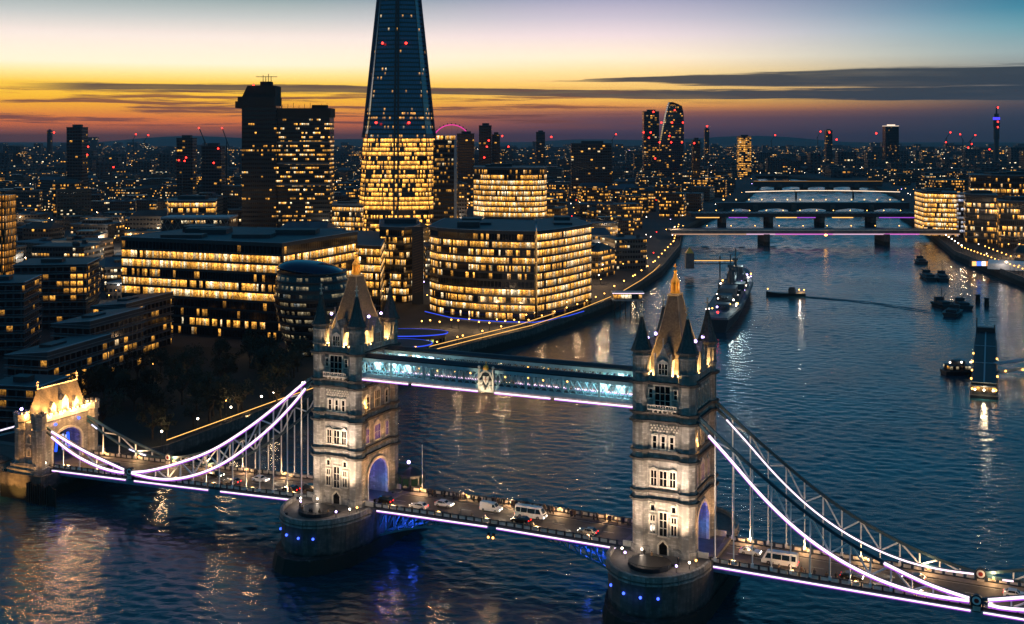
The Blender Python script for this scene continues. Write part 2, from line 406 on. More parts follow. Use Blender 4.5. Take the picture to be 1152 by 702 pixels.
for B_, sgn in ((SB, 1), (NB, -1)):
    for a, b_ in zip(B_, B_[1:]):
        mb.face([(a[0],a[1],-1),(b_[0],b_[1],-1),(b_[0],b_[1],7.0),(a[0],a[1],7.0)])
        n = Vector((b_[1]-a[1], a[0]-b_[0], 0)).normalized()*-.6*sgn
        mb.face([(a[0],a[1],7.0),(b_[0],b_[1],7.0),(b_[0]+n.x,b_[1]+n.y,7.0),(a[0]+n.x,a[1]+n.y,7.0)])
        mb.face([(a[0]+n.x,a[1]+n.y,7.0),(b_[0]+n.x,b_[1]+n.y,7.0),(b_[0]+n.x,b_[1]+n.y,5.9),(a[0]+n.x,a[1]+n.y,5.9)])
tag(mb.build('embankment', M['stone_dark']), kind='structure')
sheet('park_lawn', [(-107,352),(-86,405),(-55,478),(-30,512),(-70,512),(-170,520),(-140,420),(-130,352)], 6.05, M['grass'])
# low hills on the horizon
mb = MB(); N_ = 90
for row, (d0, hh) in enumerate(((8800, 50), (11000, 96))):
    pr = [(-.62+1.24*i/N_, hh*(.45+.35*math.sin(i*.21+row*2)+.2*math.sin(i*.53+row))) for i in range(N_+1)]
    for (a, h1), (b_, h2) in zip(pr, pr[1:]):
        f = lambda t, d, z: (math.sin(t)*d, math.cos(t)*d, z)
        mb.face([f(a,d0,5),f(b_,d0,5),f(b_,d0+1800,max(6,h2)),f(a,d0+1800,max(6,h1))]); mb.face([f(a,d0+1800,max(6,h1)),f(b_,d0+1800,max(6,h2)),f(b_,d0+5000,5),f(a,d0+5000,5)])
tag(mb.build('hills', M['ground']), kind='structure')

# ------------------------------------------------------------------ the bridge towers
PIER_Z = 10.5
TX, TY, TR = 5.1, 7.85, 1.85
H8 = math.pi/8
def octo(cx, cy_, r): return [(cx+r/math.cos(H8)*math.cos(H8+i*math.pi/4), cy_+r/math.cos(H8)*math.sin(H8+i*math.pi/4)) for i in range(8)]
FACES = {'e': lambda u, n: (u, -8.75-n), 'w': lambda u, n: (-u, 8.75+n), 'p': lambda u, n: (6.0+n, u), 'm': lambda u, n: (-6.0-n, -u)}
def window(par, face, u, z, w_, h_, nl=2, nr=2, pointed=True, pane=None, sur=.28, name='window', fn=None):
    """stone surround with mullions (part), its panes (sub-part)"""
    F = fn or FACES[face]
    def bx(mb, u0, u1, z0, z1, n0, n1):
        a, b_, c, d = F(u0,n0), F(u1,n0), F(u1,n1), F(u0,n1)
        mb.prism([d, c, b_, a][::-1], z0, z1)
    f = MB(); h2 = w_/2
    bx(f, u-h2-sur, u-h2, z, z+h_, -.05, .22); bx(f, u+h2, u+h2+sur, z, z+h_, -.05, .22)
    bx(f, u-h2-sur-.12, u+h2+sur+.12, z-sur*.9, z, -.05, .34)
    bx(f, u-h2-sur, u+h2+sur, z+h_, z+h_+sur, -.05, .24)
    if pointed:
        pts = [(u-h2-sur, z+h_+sur), (u+h2+sur, z+h_+sur), (u, z+h_+sur+w_*.42)]
        A = [F(p[0], .22)+(p[1],) for p in pts]; B_ = [F(p[0], -.05)+(p[1],) for p in pts]
        f.face(A); f.face([A[0],B_[0],B_[2],A[2]]); f.face([A[1],A[2],B_[2],B_[1]])
    for i in range(1, nl): bx(f, u-h2+w_*i/nl-.07, u-h2+w_*i/nl+.07, z, z+h_, .02, .17)
    for i in range(1, nr): bx(f, u-h2, u+h2, z+h_*i/nr-.06, z+h_*i/nr+.06, .02, .16)
    o = f.build(name, M['stone_trim'], par)
    p = MB(); q = [F(u-h2,.04)+(z,), F(u+h2,.04)+(z,), F(u+h2,.04)+(z+h_,), F(u-h2,.04)+(z+h_,)]
    p.face(q); p.build('pane', pane or M['pane'], o)
    return o
M['pane_purple'] = emit('purple_lit_glass', (120,60,200), .35)
M['pane_warm'] = emit('warm_lit_glass', (255,176,84), .9)
def build_tower():
    t = bthing('bridge_tower', 'floodlit gothic stone bridge tower at the left end of the high walkways', 'bridge tower', 0, 0, PIER_Z, 'towers of the bridge')
    mb = MB()
    arch = [(-4.6,0),(-4.6,5.2)] + [(-4.6*math.cos(a*math.pi/2/6)*(1-.0*a), 5.2+4.6*math.sin(a*math.pi/2/6)**.9) for a in range(1, 7)]
    arch += [(-y, z) for y, z in arch[-2::-1]]
    for s in (-1, 1): mb.box(-6, 6, min(s*4.6, s*8.75), max(s*4.6, s*8.75), 0, 11.5)
    for (y0, z0), (y1, z1) in zip(arch, arch[1:]):
        if abs(y1-y0) > 1e-6:
            mb.face([(6,y0,z0),(6,y1,z1),(6,y1,11.5),(6,y0,11.5)]); mb.face([(-6,y1,z1),(-6,y0,z0),(-6,y0,11.5),(-6,y1,11.5)])
            mb.face([(-6,y0,z0),(-6,y1,z1),(6,y1,z1),(6,y0,z0)])
    mb.box(-6, 6, -8.75, 8.75, 11.5, 36.9)
    mb.build('wall', M['stone'], t)
    for sx_ in (-1, 1):
        am = MB()
        for (y0, z0), (y1, z1) in zip(arch, arch[1:]): am.bar((sx_*6.1,y0*1.03,z0),(sx_*6.1,y1*1.03,z1+.05), .5, .7)
        am.build('arch_moulding', M['stone_trim'], t)
    for cx in (-TX, TX):
        for cy_ in (-TY, TY):
            m1 = MB(); m1.prism(octo(cx, cy_, 2.15), 0, 1.6); m1.prism(octo(cx, cy_, TR), 1.6, 36.9); m1.prism(octo(cx, cy_, 1.75), 36.9, 43.0)
            for zz in (38.6, 41.9): m1.prism(octo(cx, cy_, 2.0), zz, zz+.35)
            for a in range(8):       # blind panels on the turret's top stage
                an = a*math.pi/4; c_, s_ = math.cos(an), math.sin(an)
                for k in (-.42, .42):
                    m1.bar((cx+c_*1.8-s_*k, cy_+s_*1.8+c_*k, 39.1), (cx+c_*1.8-s_*k, cy_+s_*1.8+c_*k, 41.7), .18)
            tu = m1.build('turret', M['stone'], t)
            m2 = MB(); m2.prism(octo(cx, cy_, 2.25), 43.0, 43.45)
            m2.lathe(8, [(2.15,43.45),(1.35,45.6),(.75,47.9),(.2,50.4)], 0, cx, cy_, H8)
            for a in range(8): an = H8+a*math.pi/4; m2.path([(cx+r*math.cos(an), cy_+r*math.sin(an), z) for r, z in ((2.2,43.45),(1.4,45.6),(.8,47.9),(.25,50.4))], .12)
            m2.build('spire', M['slate'], tu)
            m3 = MB(); m3.bar((cx,cy_,50.2),(cx,cy_,52.8),.2); m3.ball((cx,cy_,50.7),.38); m3.bar((cx-.55,cy_,51.9),(cx+.55,cy_,51.9),.22); m3.bar((cx,cy_-.55,51.9),(cx,cy_+.55,51.9),.22); m3.ball((cx,cy_,52.9),.25)
            m3.build('finial', M['stone_trim'], tu)
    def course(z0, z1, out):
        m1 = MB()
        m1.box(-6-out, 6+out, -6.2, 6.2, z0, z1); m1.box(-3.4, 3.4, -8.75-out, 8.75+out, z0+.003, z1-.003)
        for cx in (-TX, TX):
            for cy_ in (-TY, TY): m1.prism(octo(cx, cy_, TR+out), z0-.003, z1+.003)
        m1.build('string_course', M['stone_band_shaded'], t)
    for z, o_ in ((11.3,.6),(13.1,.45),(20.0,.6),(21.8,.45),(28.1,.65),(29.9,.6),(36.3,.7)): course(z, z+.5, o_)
    # east and west fronts, then the two road fronts
    for f in 'ew':
        window(t, f, -2.35, 4.4, 1.15, 2.1, 2, 1, False); window(t, f, 2.35, 4.4, 1.15, 2.1, 2, 1, False, M['pane_warm'] if f == 'w' else None)
        window(t, f, -2.35, 7.0, 1.0, 1.2, 2, 1, False); window(t, f, 2.35, 7.0, 1.0, 1.2, 2, 1, False)
        window(t, f, 0, 4.0, 1.6, 5.0, 2, 3, False)
        window(t, f, -2.35, 9.2, .8, 1.2, 1, 1, True, sur=.2); window(t, f, 2.35, 9.2, .8, 1.2, 1, 1, True, sur=.2)
        for u in (-2.1, 0, 2.1): window(t, f, u, 14.6, 1.2 if u else 1.5, 3.2, 2, 2, u != 0)
        for u in (-1.9, 0, 1.9): window(t, f, u, 22.6, .75, 2.6, 1, 2, True, sur=.35)
        F = FACES[f]; m1 = MB()
        for k in range(9):
            for r in range(3):
                u = -2.9+k*.72+(r % 2)*.3; a, b_, c, d = F(u,-.02), F(u+.36,-.02), F(u+.36,.3), F(u,.3)
                m1.prism([a,b_,c,d] if f == 'e' else [a,b_,c,d], 26.2+r*.55, 26.55+r*.55)
        m1.build('corbel_table', M['stone_trim'], t)
        window(t, f, -.15, 31.3, 3.3, 4.6, 3, 3, False, sur=.4); window(t, f, 2.75, 33.3, .7, 1.9, 1, 2, False, sur=.25); window(t, f, -2.75, 33.3, .7, 1.9, 1, 2, False, sur=.25)
        m1 = MB(); bx = lambda u0,u1,z0,z1,n0,n1: m1.prism([F(u0,n0),F(u1,n0),F(u1,n1),F(u0,n1)][::-1], z0, z1)
        bx(-3.2, 3.2, 30.9, 31.2, 0, 1.25); bx(-3.2, 3.2, 31.9, 32.1, 1.05, 1.25)
        for k in range(12): bx(-3.2+k*.57, -3.05+k*.57, 31.2, 31.9, 1.08, 1.2)
        for k in range(5): bx(-2.2+k*1.05, -1.9+k*1.05, 30.35, 30.9, 0, .8)
        m1.build('balcony', M['stone_trim'], t)
        dm = MB(); q = lambda n: [F(-1.1,n)+(.0,),F(1.1,n)+(.0,),F(1.1,n)+(2.0,),F(0,n)+(3.2,),F(-1.1,n)+(2.0,)]
        dm.face(q(.03)); d_ = dm.build('door', M['pane'], t)
        dm = MB()
        for a, b_ in zip(q(.12), q(.12)[1:]+q(.12)[:1]):
            if not (a[2] == 0 and b_[2] == 0): dm.bar(a, b_, .35, .35)
        dm.build('door_arch', M['stone_trim'], d_)
    for f in 'pm':
        for u in (-4.6, 4.6): window(t, f, u, 14.4, 1.2, 3.4, 2, 2, True, M['pane_purple'])
        window(t, f, 0, 14.4, 2.6, 3.6, 4, 2, True, M['pane_purple'])
        for u in (-4.4, 4.4): window(t, f, u, 22.6, 1.1, 3.0, 1, 2, True)
        window(t, f, 0, 22.4, 2.2, 4.0, 3, 2, True)
        for u in (-5.1, -2.6, 0, 2.6, 5.1): window(t, f, u, 31.0, .9, 3.6, 1, 2, True, sur=.2)
    # parapet, gables, roof, lantern
    pm = MB()
    for s in (-1, 1):
        pm.box(-3.3, 3.3, min(s*8.9, s*8.5), max(s*8.9, s*8.5), 36.9, 38.1); pm.box(min(s*6.3, s*5.9), max(s*6.3, s*5.9), -6.0, 6.0, 36.9, 38.1)
        for k in range(5): pm.box(-3.1+k*1.35, -2.4+k*1.35, min(s*8.9, s*8.5), max(s*8.9, s*8.5), 38.1, 38.7)
        for k in range(9): pm.box(min(s*6.3, s*5.9), max(s*6.3, s*5.9), -5.8+k*1.35, -5.1+k*1.35, 38.1, 38.7)
    pm.build('parapet', M['stone'], t)
    for f, hw, n0 in (('e',1.75,.1),('w',1.75,.1),('p',2.3,.25),('m',2.3,.25)):
        F = FACES[f]; g = MB(); pr = [(-hw,36.95),(hw,36.95),(hw,41.4),(hw*.55,42.6),(0,44.6),(-hw*.55,42.6),(-hw,41.4)]
        a = [F(u,n0)+(z,) for u, z in pr]; b_ = [F(u,-4.0)+(z,) for u, z in pr]
        g.face(a); g.face(b_[::-1])
        for i in range(len(pr)): g.face([a[i], b_[i], b_[(i+1)%len(pr)], a[(i+1)%len(pr)]])
        for s in (-1, 1): g.bar(F(s*hw,n0)+(36.95,), F(s*hw,n0)+(42.9,), .4)
        g.bar(F(0,n0)+(44.4,), F(0,n0)+(46.2,), .25)
        go = g.build('gable', M['stone'], t)
        Fg = (lambda F, n0: lambda u, n: F(u, n+n0))(F, n0)
        window(go, f, 0, 38.4, 1.9, 2.3, 3, 2, True, sur=.2, fn=Fg)
    rm_ = MB(); lv = [(37.2,4.75,7.3),(41,3.9,6.1),(46,2.6,4.2),(51,1.6,2.6),(54.4,1.0,1.7)]
    sec = [[(-a,-b_,z),(a,-b_,z),(a,b_,z),(-a,b_,z)] for z, a, b_ in lv]; rm_.loft(sec)
    ro = rm_.build('roof', M['slate'], t)
    hm = MB()
    for i in range(4): hm.path([s_[i] for s_ in sec], .22)
    hm.box(-1.25,1.25,-1.95,1.95,54.4,54.75); hm.build('roof_ridge', M['lead'], ro)
    lm = MB()
    for k in range(8): an = H8+k*math.pi/4; lm.bar((.85*math.cos(an),.85*math.sin(an),54.7),(.8*math.cos(an),.8*math.sin(an),57.2),.24)
    lm.ring(8,1.05,54.75,1.05,55.2,0,0,0,H8,True,True); lm.lathe(8,[(.6,55.2),(.6,57.2),(1.1,57.2),(.9,57.6),(.45,58.3),(.2,59.4)],0,0,0,H8); lm.ball((0,0,59.6),.42); lm.bar((0,0,59.6),(0,0,61.2),.16); lm.bar((-.4,0,60.6),(.4,0,60.6),.16)
    lm.build('lantern', M['gilt'], t)
    # lamps behind the parapet and in the arch
    gold = (1, .60, .22)
    for s in (-1, 1):
        for r in (-1, 1):
            lp = MB(); lp.box(s*2.45-.2, s*2.45+.2, r*8.1-.15, r*8.1+.15, 37.0, 37.35); lo = lp.build('parapet_or_added_lamp', M['lampo'], t)
            light('flood', 'POINT', (s*2.45, r*7.9, 38.2), 2600, gold, lo, .4); light('roof_flood', 'SPOT', (s*2.6, r*8.2, 38.4), 20000, (1,.52,.16), lo, .4, (s*1.2, r*2.6, 50), 50, .8)
            lp = MB(); lp.box(s*5.3-.15, s*5.3+.15, r*4.2-.2, r*4.2+.2, 37.0, 37.35); lo = lp.build('parapet_or_added_lamp', M['lampo'], t)
            light('flood', 'POINT', (s*5.2, r*4.2, 38.2), 2600, gold, lo, .4); light('roof_flood', 'SPOT', (s*5.7, r*4.0, 38.4), 20000, (1,.52,.16), lo, .4, (s*1.6, r*1.5, 49), 50, .8); light('spire_flood', 'SPOT', (s*3.2, r*4.6, 39.5), 2600, gold, lo, .3, (s*5.1, r*7.85, 46.5), 60, .8)
            vm = MB(); vm.ball((s*5.4, r*2.9, 45.0), .34); vm.bar((s*5.4,r*2.9,38.1),(s*5.4,r*2.9,44.7),.12,None,1); vm.build('violet_lamp', [M['lampv'], M['dark_steel']], t)
    for x, y in ((1.7,-1.7),(-1.7,-1.7),(1.7,1.7)): light('lantern_flood', 'POINT', (x,y,55.9), 95, gold, t, .2); light('lantern_flood', 'POINT', (x*.8,y*.8,58.8), 60, gold, t, .2)
    for s in (-1, 1):
        sm_ = MB(); sm_.box(*sorted((s*6.0, s*7.0)), -7.0, -6.2, 23.4, 23.7); sm_.ball((s*6.7,-6.6,24.0), .3); so_ = sm_.build('saddle_lamp', M['lampo'], t); light('flood', 'POINT', (s*7.1,-6.9,24.8), 700, (1,.56,.2), so_, .2)
    for s in (-1, 1):
        bm_ = MB(); bm_.box(s*3.6-.25, s*3.6+.25, -.8, .8, 9.1, 9.3); bl = bm_.build('arch_lamp', M['lampb'], t)
        light('arch_flood', 'POINT', (s*3.4, 0, 8.3), 950, (.012,.05,1), bl, .4)
        light('arch_flood', 'POINT', (s*5.0, 2.8, 3.0), 200, (.0,.20,.7), bl, .5)
        im = MB()
        for y in (-1.6, 0, 1.6): im.path([(s*1.2, y*(1.15-.012*k*k), 4.8+.55*k) for k in range(8)], .22)
        im.build('arch_light_fin', M['fin'], t)
    return t
TW1 = build_tower()
TW2 = dup(TW1, BW(82.3, 0, PIER_Z), None, 'floodlit gothic stone bridge tower at the right end of the high walkways', 'towers of the bridge')

# ------------------------------------------------------------------ piers
def build_pier():
    t = bthing('bridge_pier', 'rounded dark granite river pier with blue lamps carrying the left tower', 'bridge pier', 0, 0, 0, 'river piers of the bridge')
    def plan(hw, straight, nose, n=9, cut=1.0):
        h_ = [(hw*math.cos(a*math.pi/n), -straight-nose*(math.sin(a*math.pi/n)**cut)) for a in range(n+1)]
        return h_[::-1] + [(-x, -y) for x, y in h_[::-1]]
    mb = MB(); mb.prism(plan(11.4, 11, 19, 11, 1.0), -2, 3.2, 0, 0, top=plan(10.9, 11, 17, 11)); mb.prism(plan(10.6, 11, 14.2, 11), 3.2, PIER_Z, 0, 0)
    body = mb.build('body', M['stone_dark'], t)
    pp = plan(10.6, 11, 14.2, 11)
    for sg in (-1, 1):
        mb = MB()
        for i, (a, b_) in enumerate(zip(pp, pp[1:]+pp[:1])):
            if a[1]*sg > 10.5 and b_[1]*sg > 10.5: mb.bar((a[0],a[1],PIER_Z+.55),(b_[0],b_[1],PIER_Z+.55), .7, 1.15); mb.bar((a[0],a[1],PIER_Z-.5),(b_[0],b_[1],PIER_Z-.5), 1.0, .4)
        mb.build('rim_parapet', M['stone'], t)
    mb = MB(); mb.prism(plan(10.5, 11, 14.0, 11), PIER_Z, PIER_Z+.03); mb.build('terrace', M['foot'], t)
    # sunken oval railing in front of the tower door
    mb = MB()
    for z in (.5, 1.1): mb.path([(-.6+4.6*math.cos(a*math.pi/8), -16.2-3.6*math.sin(a*math.pi/8), PIER_Z+z) for a in range(17)], .09)
    for a in range(17): mb.bar((-.6+4.6*math.cos(a*math.pi/8), -16.2-3.6*math.sin(a*math.pi/8), PIER_Z), (-.6+4.6*math.cos(a*math.pi/8), -16.2-3.6*math.sin(a*math.pi/8), PIER_Z+1.1), .09)
    mb.ring(16, 4.4, PIER_Z+.06, 4.4, PIER_Z+.9, 0, -.6, -16.2, 0, False, True); mb.build('railing', M['dark_steel'], t)
    for a in (-7.2, -3.4, .4, 3.8):
        y = -11-14.2*math.sqrt(max(0, 1-(a/10.6)**2))
        mb = MB(); mb.ball((a, y-.2, 7.4), .30); o = mb.build('blue_lamp', M['lampb'], t)
    light('blue_wash', 'POINT', (-1, -26.4, 7.2), 30, (.1,.2,1), t, .5)
    for k, (x, y, mt) in enumerate(((-6.6,-14.5,'lampv'),(-8.0,-12.4,'lampw'),(5.5,-17.5,'lampv'),(7.4,-14.6,'lampw'),(8.3,-12.8,'lampo'),(-4.0,-11.2,'lampw'))):
        mb = MB(); mb.bar((x,y,PIER_Z),(x,y,PIER_Z+1.2),.12); o = mb.build('lamp_post', M['dark_steel'], t)
        mb = MB(); mb.ball((x,y,PIER_Z+1.4),.24); mb.build('lamp_head', M[mt], o); light('glow', 'POINT', (x,y,PIER_Z+1.9), 170, (1,.78,.6), o, .2)
    # fittings that light the tower front
    for x in (-6.5, 6.5):
        mb = MB(); mb.box(x-.5,x+.5,-21.2,-20.6,PIER_Z+.05,PIER_Z+.6); o = mb.build('floodlight', M['dark_steel'], t)
        light('flood', 'SPOT', (x,-20.9,PIER_Z+.9), 24000, (1,.78,.60), o, .5, (x*.1,-8.7,PIER_Z+22), 84, .8)
        mb = MB(); mb.box(x*.62-.4,x*.62+.4,-14.6,-14.0,PIER_Z+.05,PIER_Z+.5); o2 = mb.build('floodlight', M['dark_steel'], t)
        light('flood', 'SPOT', (x*.62,-14.3,PIER_Z+.8), 25000, (1,.72,.50), o2, .35, (x*.5,-8.9,PIER_Z+19), 70, .9)
        light('flood', 'SPOT', (x*.62,-14.6,PIER_Z+.8), 95000, (1,.80,.68), o2, .35, (x*.4,-8.9,PIER_Z+33), 34, .9)
    light('flood_low', 'SPOT', (0,-14.5,PIER_Z+.8), 1500, (1,.66,.36), t, .4, (0,-8.7,PIER_Z+5), 120, .8)
    # fittings that light the road fronts
    for s in (-1, 1):
        for y in (-6.8, 6.8):
            light('side_flood', 'SPOT', (s*10.2, y, PIER_Z+.6), 8500, (1,.52,.22), t, .4, (s*6.0, y*.6, PIER_Z+22), 70, .9)
    return t
PR1 = build_pier()
PR2 = dup(PR1, BW(82.3, 0, 0), None, 'rounded dark granite river pier with blue lamps carrying the right tower', 'river piers of the bridge')

for y in (-7.0, 0.6, 6.8):        # the golden flood on the road front of the left tower
    mb = MB(); mb.box(10.0,10.5,y-.3,y+.3,PIER_Z+1.4,PIER_Z+1.8); o = mb.build('floodlight', M['dark_steel'], PR1)
    light('gold_flood', 'SPOT', (10.3,y,PIER_Z+2.1), 17000, (1,.47,.15), o, .3, (6.0,y*.7,PIER_Z+25), 48, .9)
# control cabin on the upstream end of the left pier
t = bthing('control_cabin', 'small dark cabin with violet lamp and slim mast behind the left tower', 'cabin', 10.2, 9.8, PIER_Z)
mb = MB(); mb.prism(octo(0,0,2.9), 0, 3.6); mb.build('wall', M['dark_steel'], t)
mb = MB(); mb.prism(octo(0,0,3.3), 3.6, 4.0); mb.ring(8,3.2,4.0,.5,5.4,0,0,0,H8,False,True); mb.build('roof', M['roofdark'], t)
mb = MB()
for a in range(8):
    p = octo(0,0,2.95); a_, b_ = p[a], p[(a+1)%8]; l_ = lambda k: (a_[0]+(b_[0]-a_[0])*k, a_[1]+(b_[1]-a_[1])*k)
    mb.face([l_(.15)+(1.3,), l_(.85)+(1.3,), l_(.85)+(3.1,), l_(.15)+(3.1,)])
mb.build('window', emit('dim_cabin_glass', (90,120,90), .12), t)
mb = MB(); mb.bar((3.4,-.5,0),(3.4,-.5,11.5),.14); mb.build('mast', M['white_steel'], t)
mb = MB(); mb.bar((-.8,0,5.2),(-.8,0,6.2),.12,None,1); mb.ball((-.8,0,6.5),.42); mb.build('lamp', [M['lampv'], M['dark_steel']], t)

# ------------------------------------------------------------------ decks
DW = 7.5
def deck_strip(mb, x0, x1, y0, y1, dz0, dz1, step=6., dz0f=None, m=0):
    n = max(1, int(math.ceil((x1-x0)/step)))
    secs = []
    for i in range(n+1):
        x = x0+(x1-x0)*i/n; z = roadz(x); lo = dz0f(x) if dz0f else dz0
        secs.append([(x,y0,z+lo),(x,y1,z+lo),(x,y1,z+dz1),(x,y0,z+dz1)])
    return mb.loft(secs, m)
M['par_panel'] = pbr('pale_parapet_iron', (200,188,170), .6, var=.25, scale=.7)
def build_deck(name, label, x0, x1, kind):
    t = bthing(name, label, 'bridge deck', 0, 0, 0, 'spans of the bridge deck')
    mb = MB(); deck_strip(mb, x0, x1, -4.9, 4.9, -.5, 0); r = mb.build('road_surface', M['road'], t)
    mb = MB(); n = int((x1-x0)/6)
    for k in range(n):
        xa = x0+2+k*6; deck_strip(mb, xa, xa+2.6, -.07, .07, .004, .008)
    for y in (-4.45, 4.45): deck_strip(mb, x0, x1, y-.05, y+.05, .004, .008)
    mb.build('lane_marking', M['mark'], r)
    for s in (-1, 1):
        mb = MB(); deck_strip(mb, x0, x1, *sorted((s*4.9, s*7.3)), -.5, .14); mb.build('footway', M['foot'], t)
        mb = MB(); deck_strip(mb, x0, x1, *sorted((s*7.3, s*7.5)), -.3, .35); deck_strip(mb, x0, x1, *sorted((s*7.25, s*7.55)), 1.15, 1.3)
        px_ = x0+.4
        while px_ < x1: z = roadz(px_); mb.box(px_-.13, px_+.13, *sorted((s*7.22, s*7.58)), z+.1, z+1.42); px_ += 2.05
        po = mb.build('parapet', M['dark_steel'], t)
        mb = MB(); px_ = x0+.4
        while px_+2.05 < x1:
            z = roadz(px_+1); mb.box(px_+.3, px_+1.75, *sorted((s*7.33, s*7.47)), z+.42, z+1.1); px_ += 2.05
        mb.build('parapet_panel', M['par_panel'], po)
        if kind == 'side':
            mb = MB(); deck_strip(mb, x0, x1, *sorted((s*6.9, s*7.5)), -1.7, -.3)
            px_ = x0+1
            while px_ < x1: z = roadz(px_); mb.box(px_-.1, px_+.1, *sorted((s*7.5, s*7.62)), z-1.6, z-.35); px_ += 2.05
            mb.build('girder', M['blue_steel'], t)
        else:
            dep = lambda x: -(1.3 + 5.2*abs((x-41.15)/30.)**2.1)
            for y in (s*6.2, s*2.2):
                mb = MB(); n = 24; tp, bt = [], []
                for i in range(n+1):
                    x = x0+(x1-x0)*i/n; tp.append((x,y,roadz(x)-.75)); bt.append((x,y,roadz(x)+dep(x)))
                mb.path(tp, .45, .5); mb.path(bt, .45, .5)
                for i in range(n): mb.bar(tp[i], bt[i], .28); mb.bar(*((tp[i], bt[i+1]) if i >= n/2 else (bt[i], tp[i+1])), .28)
                mb.build('girder', M['blue_steel'], t)
            mb = MB(); deck_strip(mb, x0, x1, *sorted((s*6.9, s*7.5)), -1.0, -.3); mb.build('edge_beam', M['blue_steel'], t)
    if kind == 'side':
        mb = MB(); deck_strip(mb, x0, x1, -6.9, 6.9, -1.2, -.5); mb.build('underside', M['dark_steel'], t)
    for s in (-1, 1):
        px_ = x0+5
        while px_ < x1-3:
            z = roadz(px_); mb = MB(); mb.box(px_-.18, px_+.18, *sorted((s*6.95, s*7.2)), z+1.0, z+1.3); lo = mb.build('parapet_or_added_lamp', M['lampo'], t)  # lamp fittings added along the deck parapets to brighten the road
            light('added_road_light', 'POINT', (px_, s*6.6, z+1.9), 950, (1,.60,.29), lo, .2); px_ += 12.5
    # strip light along each edge, with the breaks it has
    gaps = [(-40.,-36.), (-67.6,-64.6), (40.,42.4), (143.3,145.6)]
    for s in (-1, 1):
        cut = [x0] + sorted(sum([list(g) for g in gaps if g[0] > x0 and g[1] < x1], [])) + [x1]
        for a, b_ in zip(cut[::2], cut[1::2]):
            zo = -.62 if kind == 'side' else -.55
            mb = MB(); deck_strip(mb, a, b_, *sorted((s*7.64, s*7.86)), zo, zo+.22); mb.build('strip_light', M['strip'], t)
            mb = MB(); deck_strip(mb, a, b_, *sorted((s*7.64, s*7.80)), zo-.22, zo-.03); mb.build('purple_strip', M['strip_purple'], t)
    return t
build_deck('side_span', 'left side span of the road deck between the gatehouse and the left tower', -94, -9.5, 'side')
bas = build_deck('bascule_span', 'closed opening span of the road deck between the two towers', 9.5, 72.8, 'bascule')
build_deck('side_span', 'right side span of the road deck with a white minibus on it', 91.8, 176, 'side')
for x in (13.5, 18.5, 63.5, 68.5):
    light('blue_wash', 'POINT', (x, -4.4, 6.8), 520, (.04,.12,1), bas, .4)
for k in (-1, 1):       # signal hung under the joint of the two leaves
    mb = MB(); mb.box(41.15+k*.6-.3, 41.15+k*.6+.3, -8.2, -7.7, 8.0, 9.0); o = mb.build('signal_box', M['dark_steel'], bas)
    mb = MB(); mb.ball((41.15+k*.6, -8.2, 8.1), .26); mb.build('signal_lamp', M['lampo'], o)
for x0, ws in ((0, 'left'), (82.3, 'right')):
    t = bthing('pier_roadway', 'short stretch of road passing through the arch of the %s tower' % ws, 'bridge deck', x0, 0, 0, 'spans of the bridge deck')
    mb = MB(); deck_strip(mb, -9.5, 9.5, -4.55, 4.55, 0, 0) if False else mb.box(-9.5, 9.5, -4.55, 4.55, PIER_Z-.4, PIER_Z+.06); mb.build('road_surface', M['road'], t)
    for s in (-1, 1):
        for e in (-1, 1):
            mb = MB(); mb.box(*sorted((e*6.6, e*9.5)), *sorted((s*4.6, s*7.4)), PIER_Z-.3, PIER_Z+.2); mb.build('footway', M['foot'], t)
            mb = MB(); mb.box(*sorted((e*7.3, e*9.5)), *sorted((s*7.35, s*7.6)), PIER_Z+.2, PIER_Z+1.4); mb.build('parapet', M['par_panel'], t)

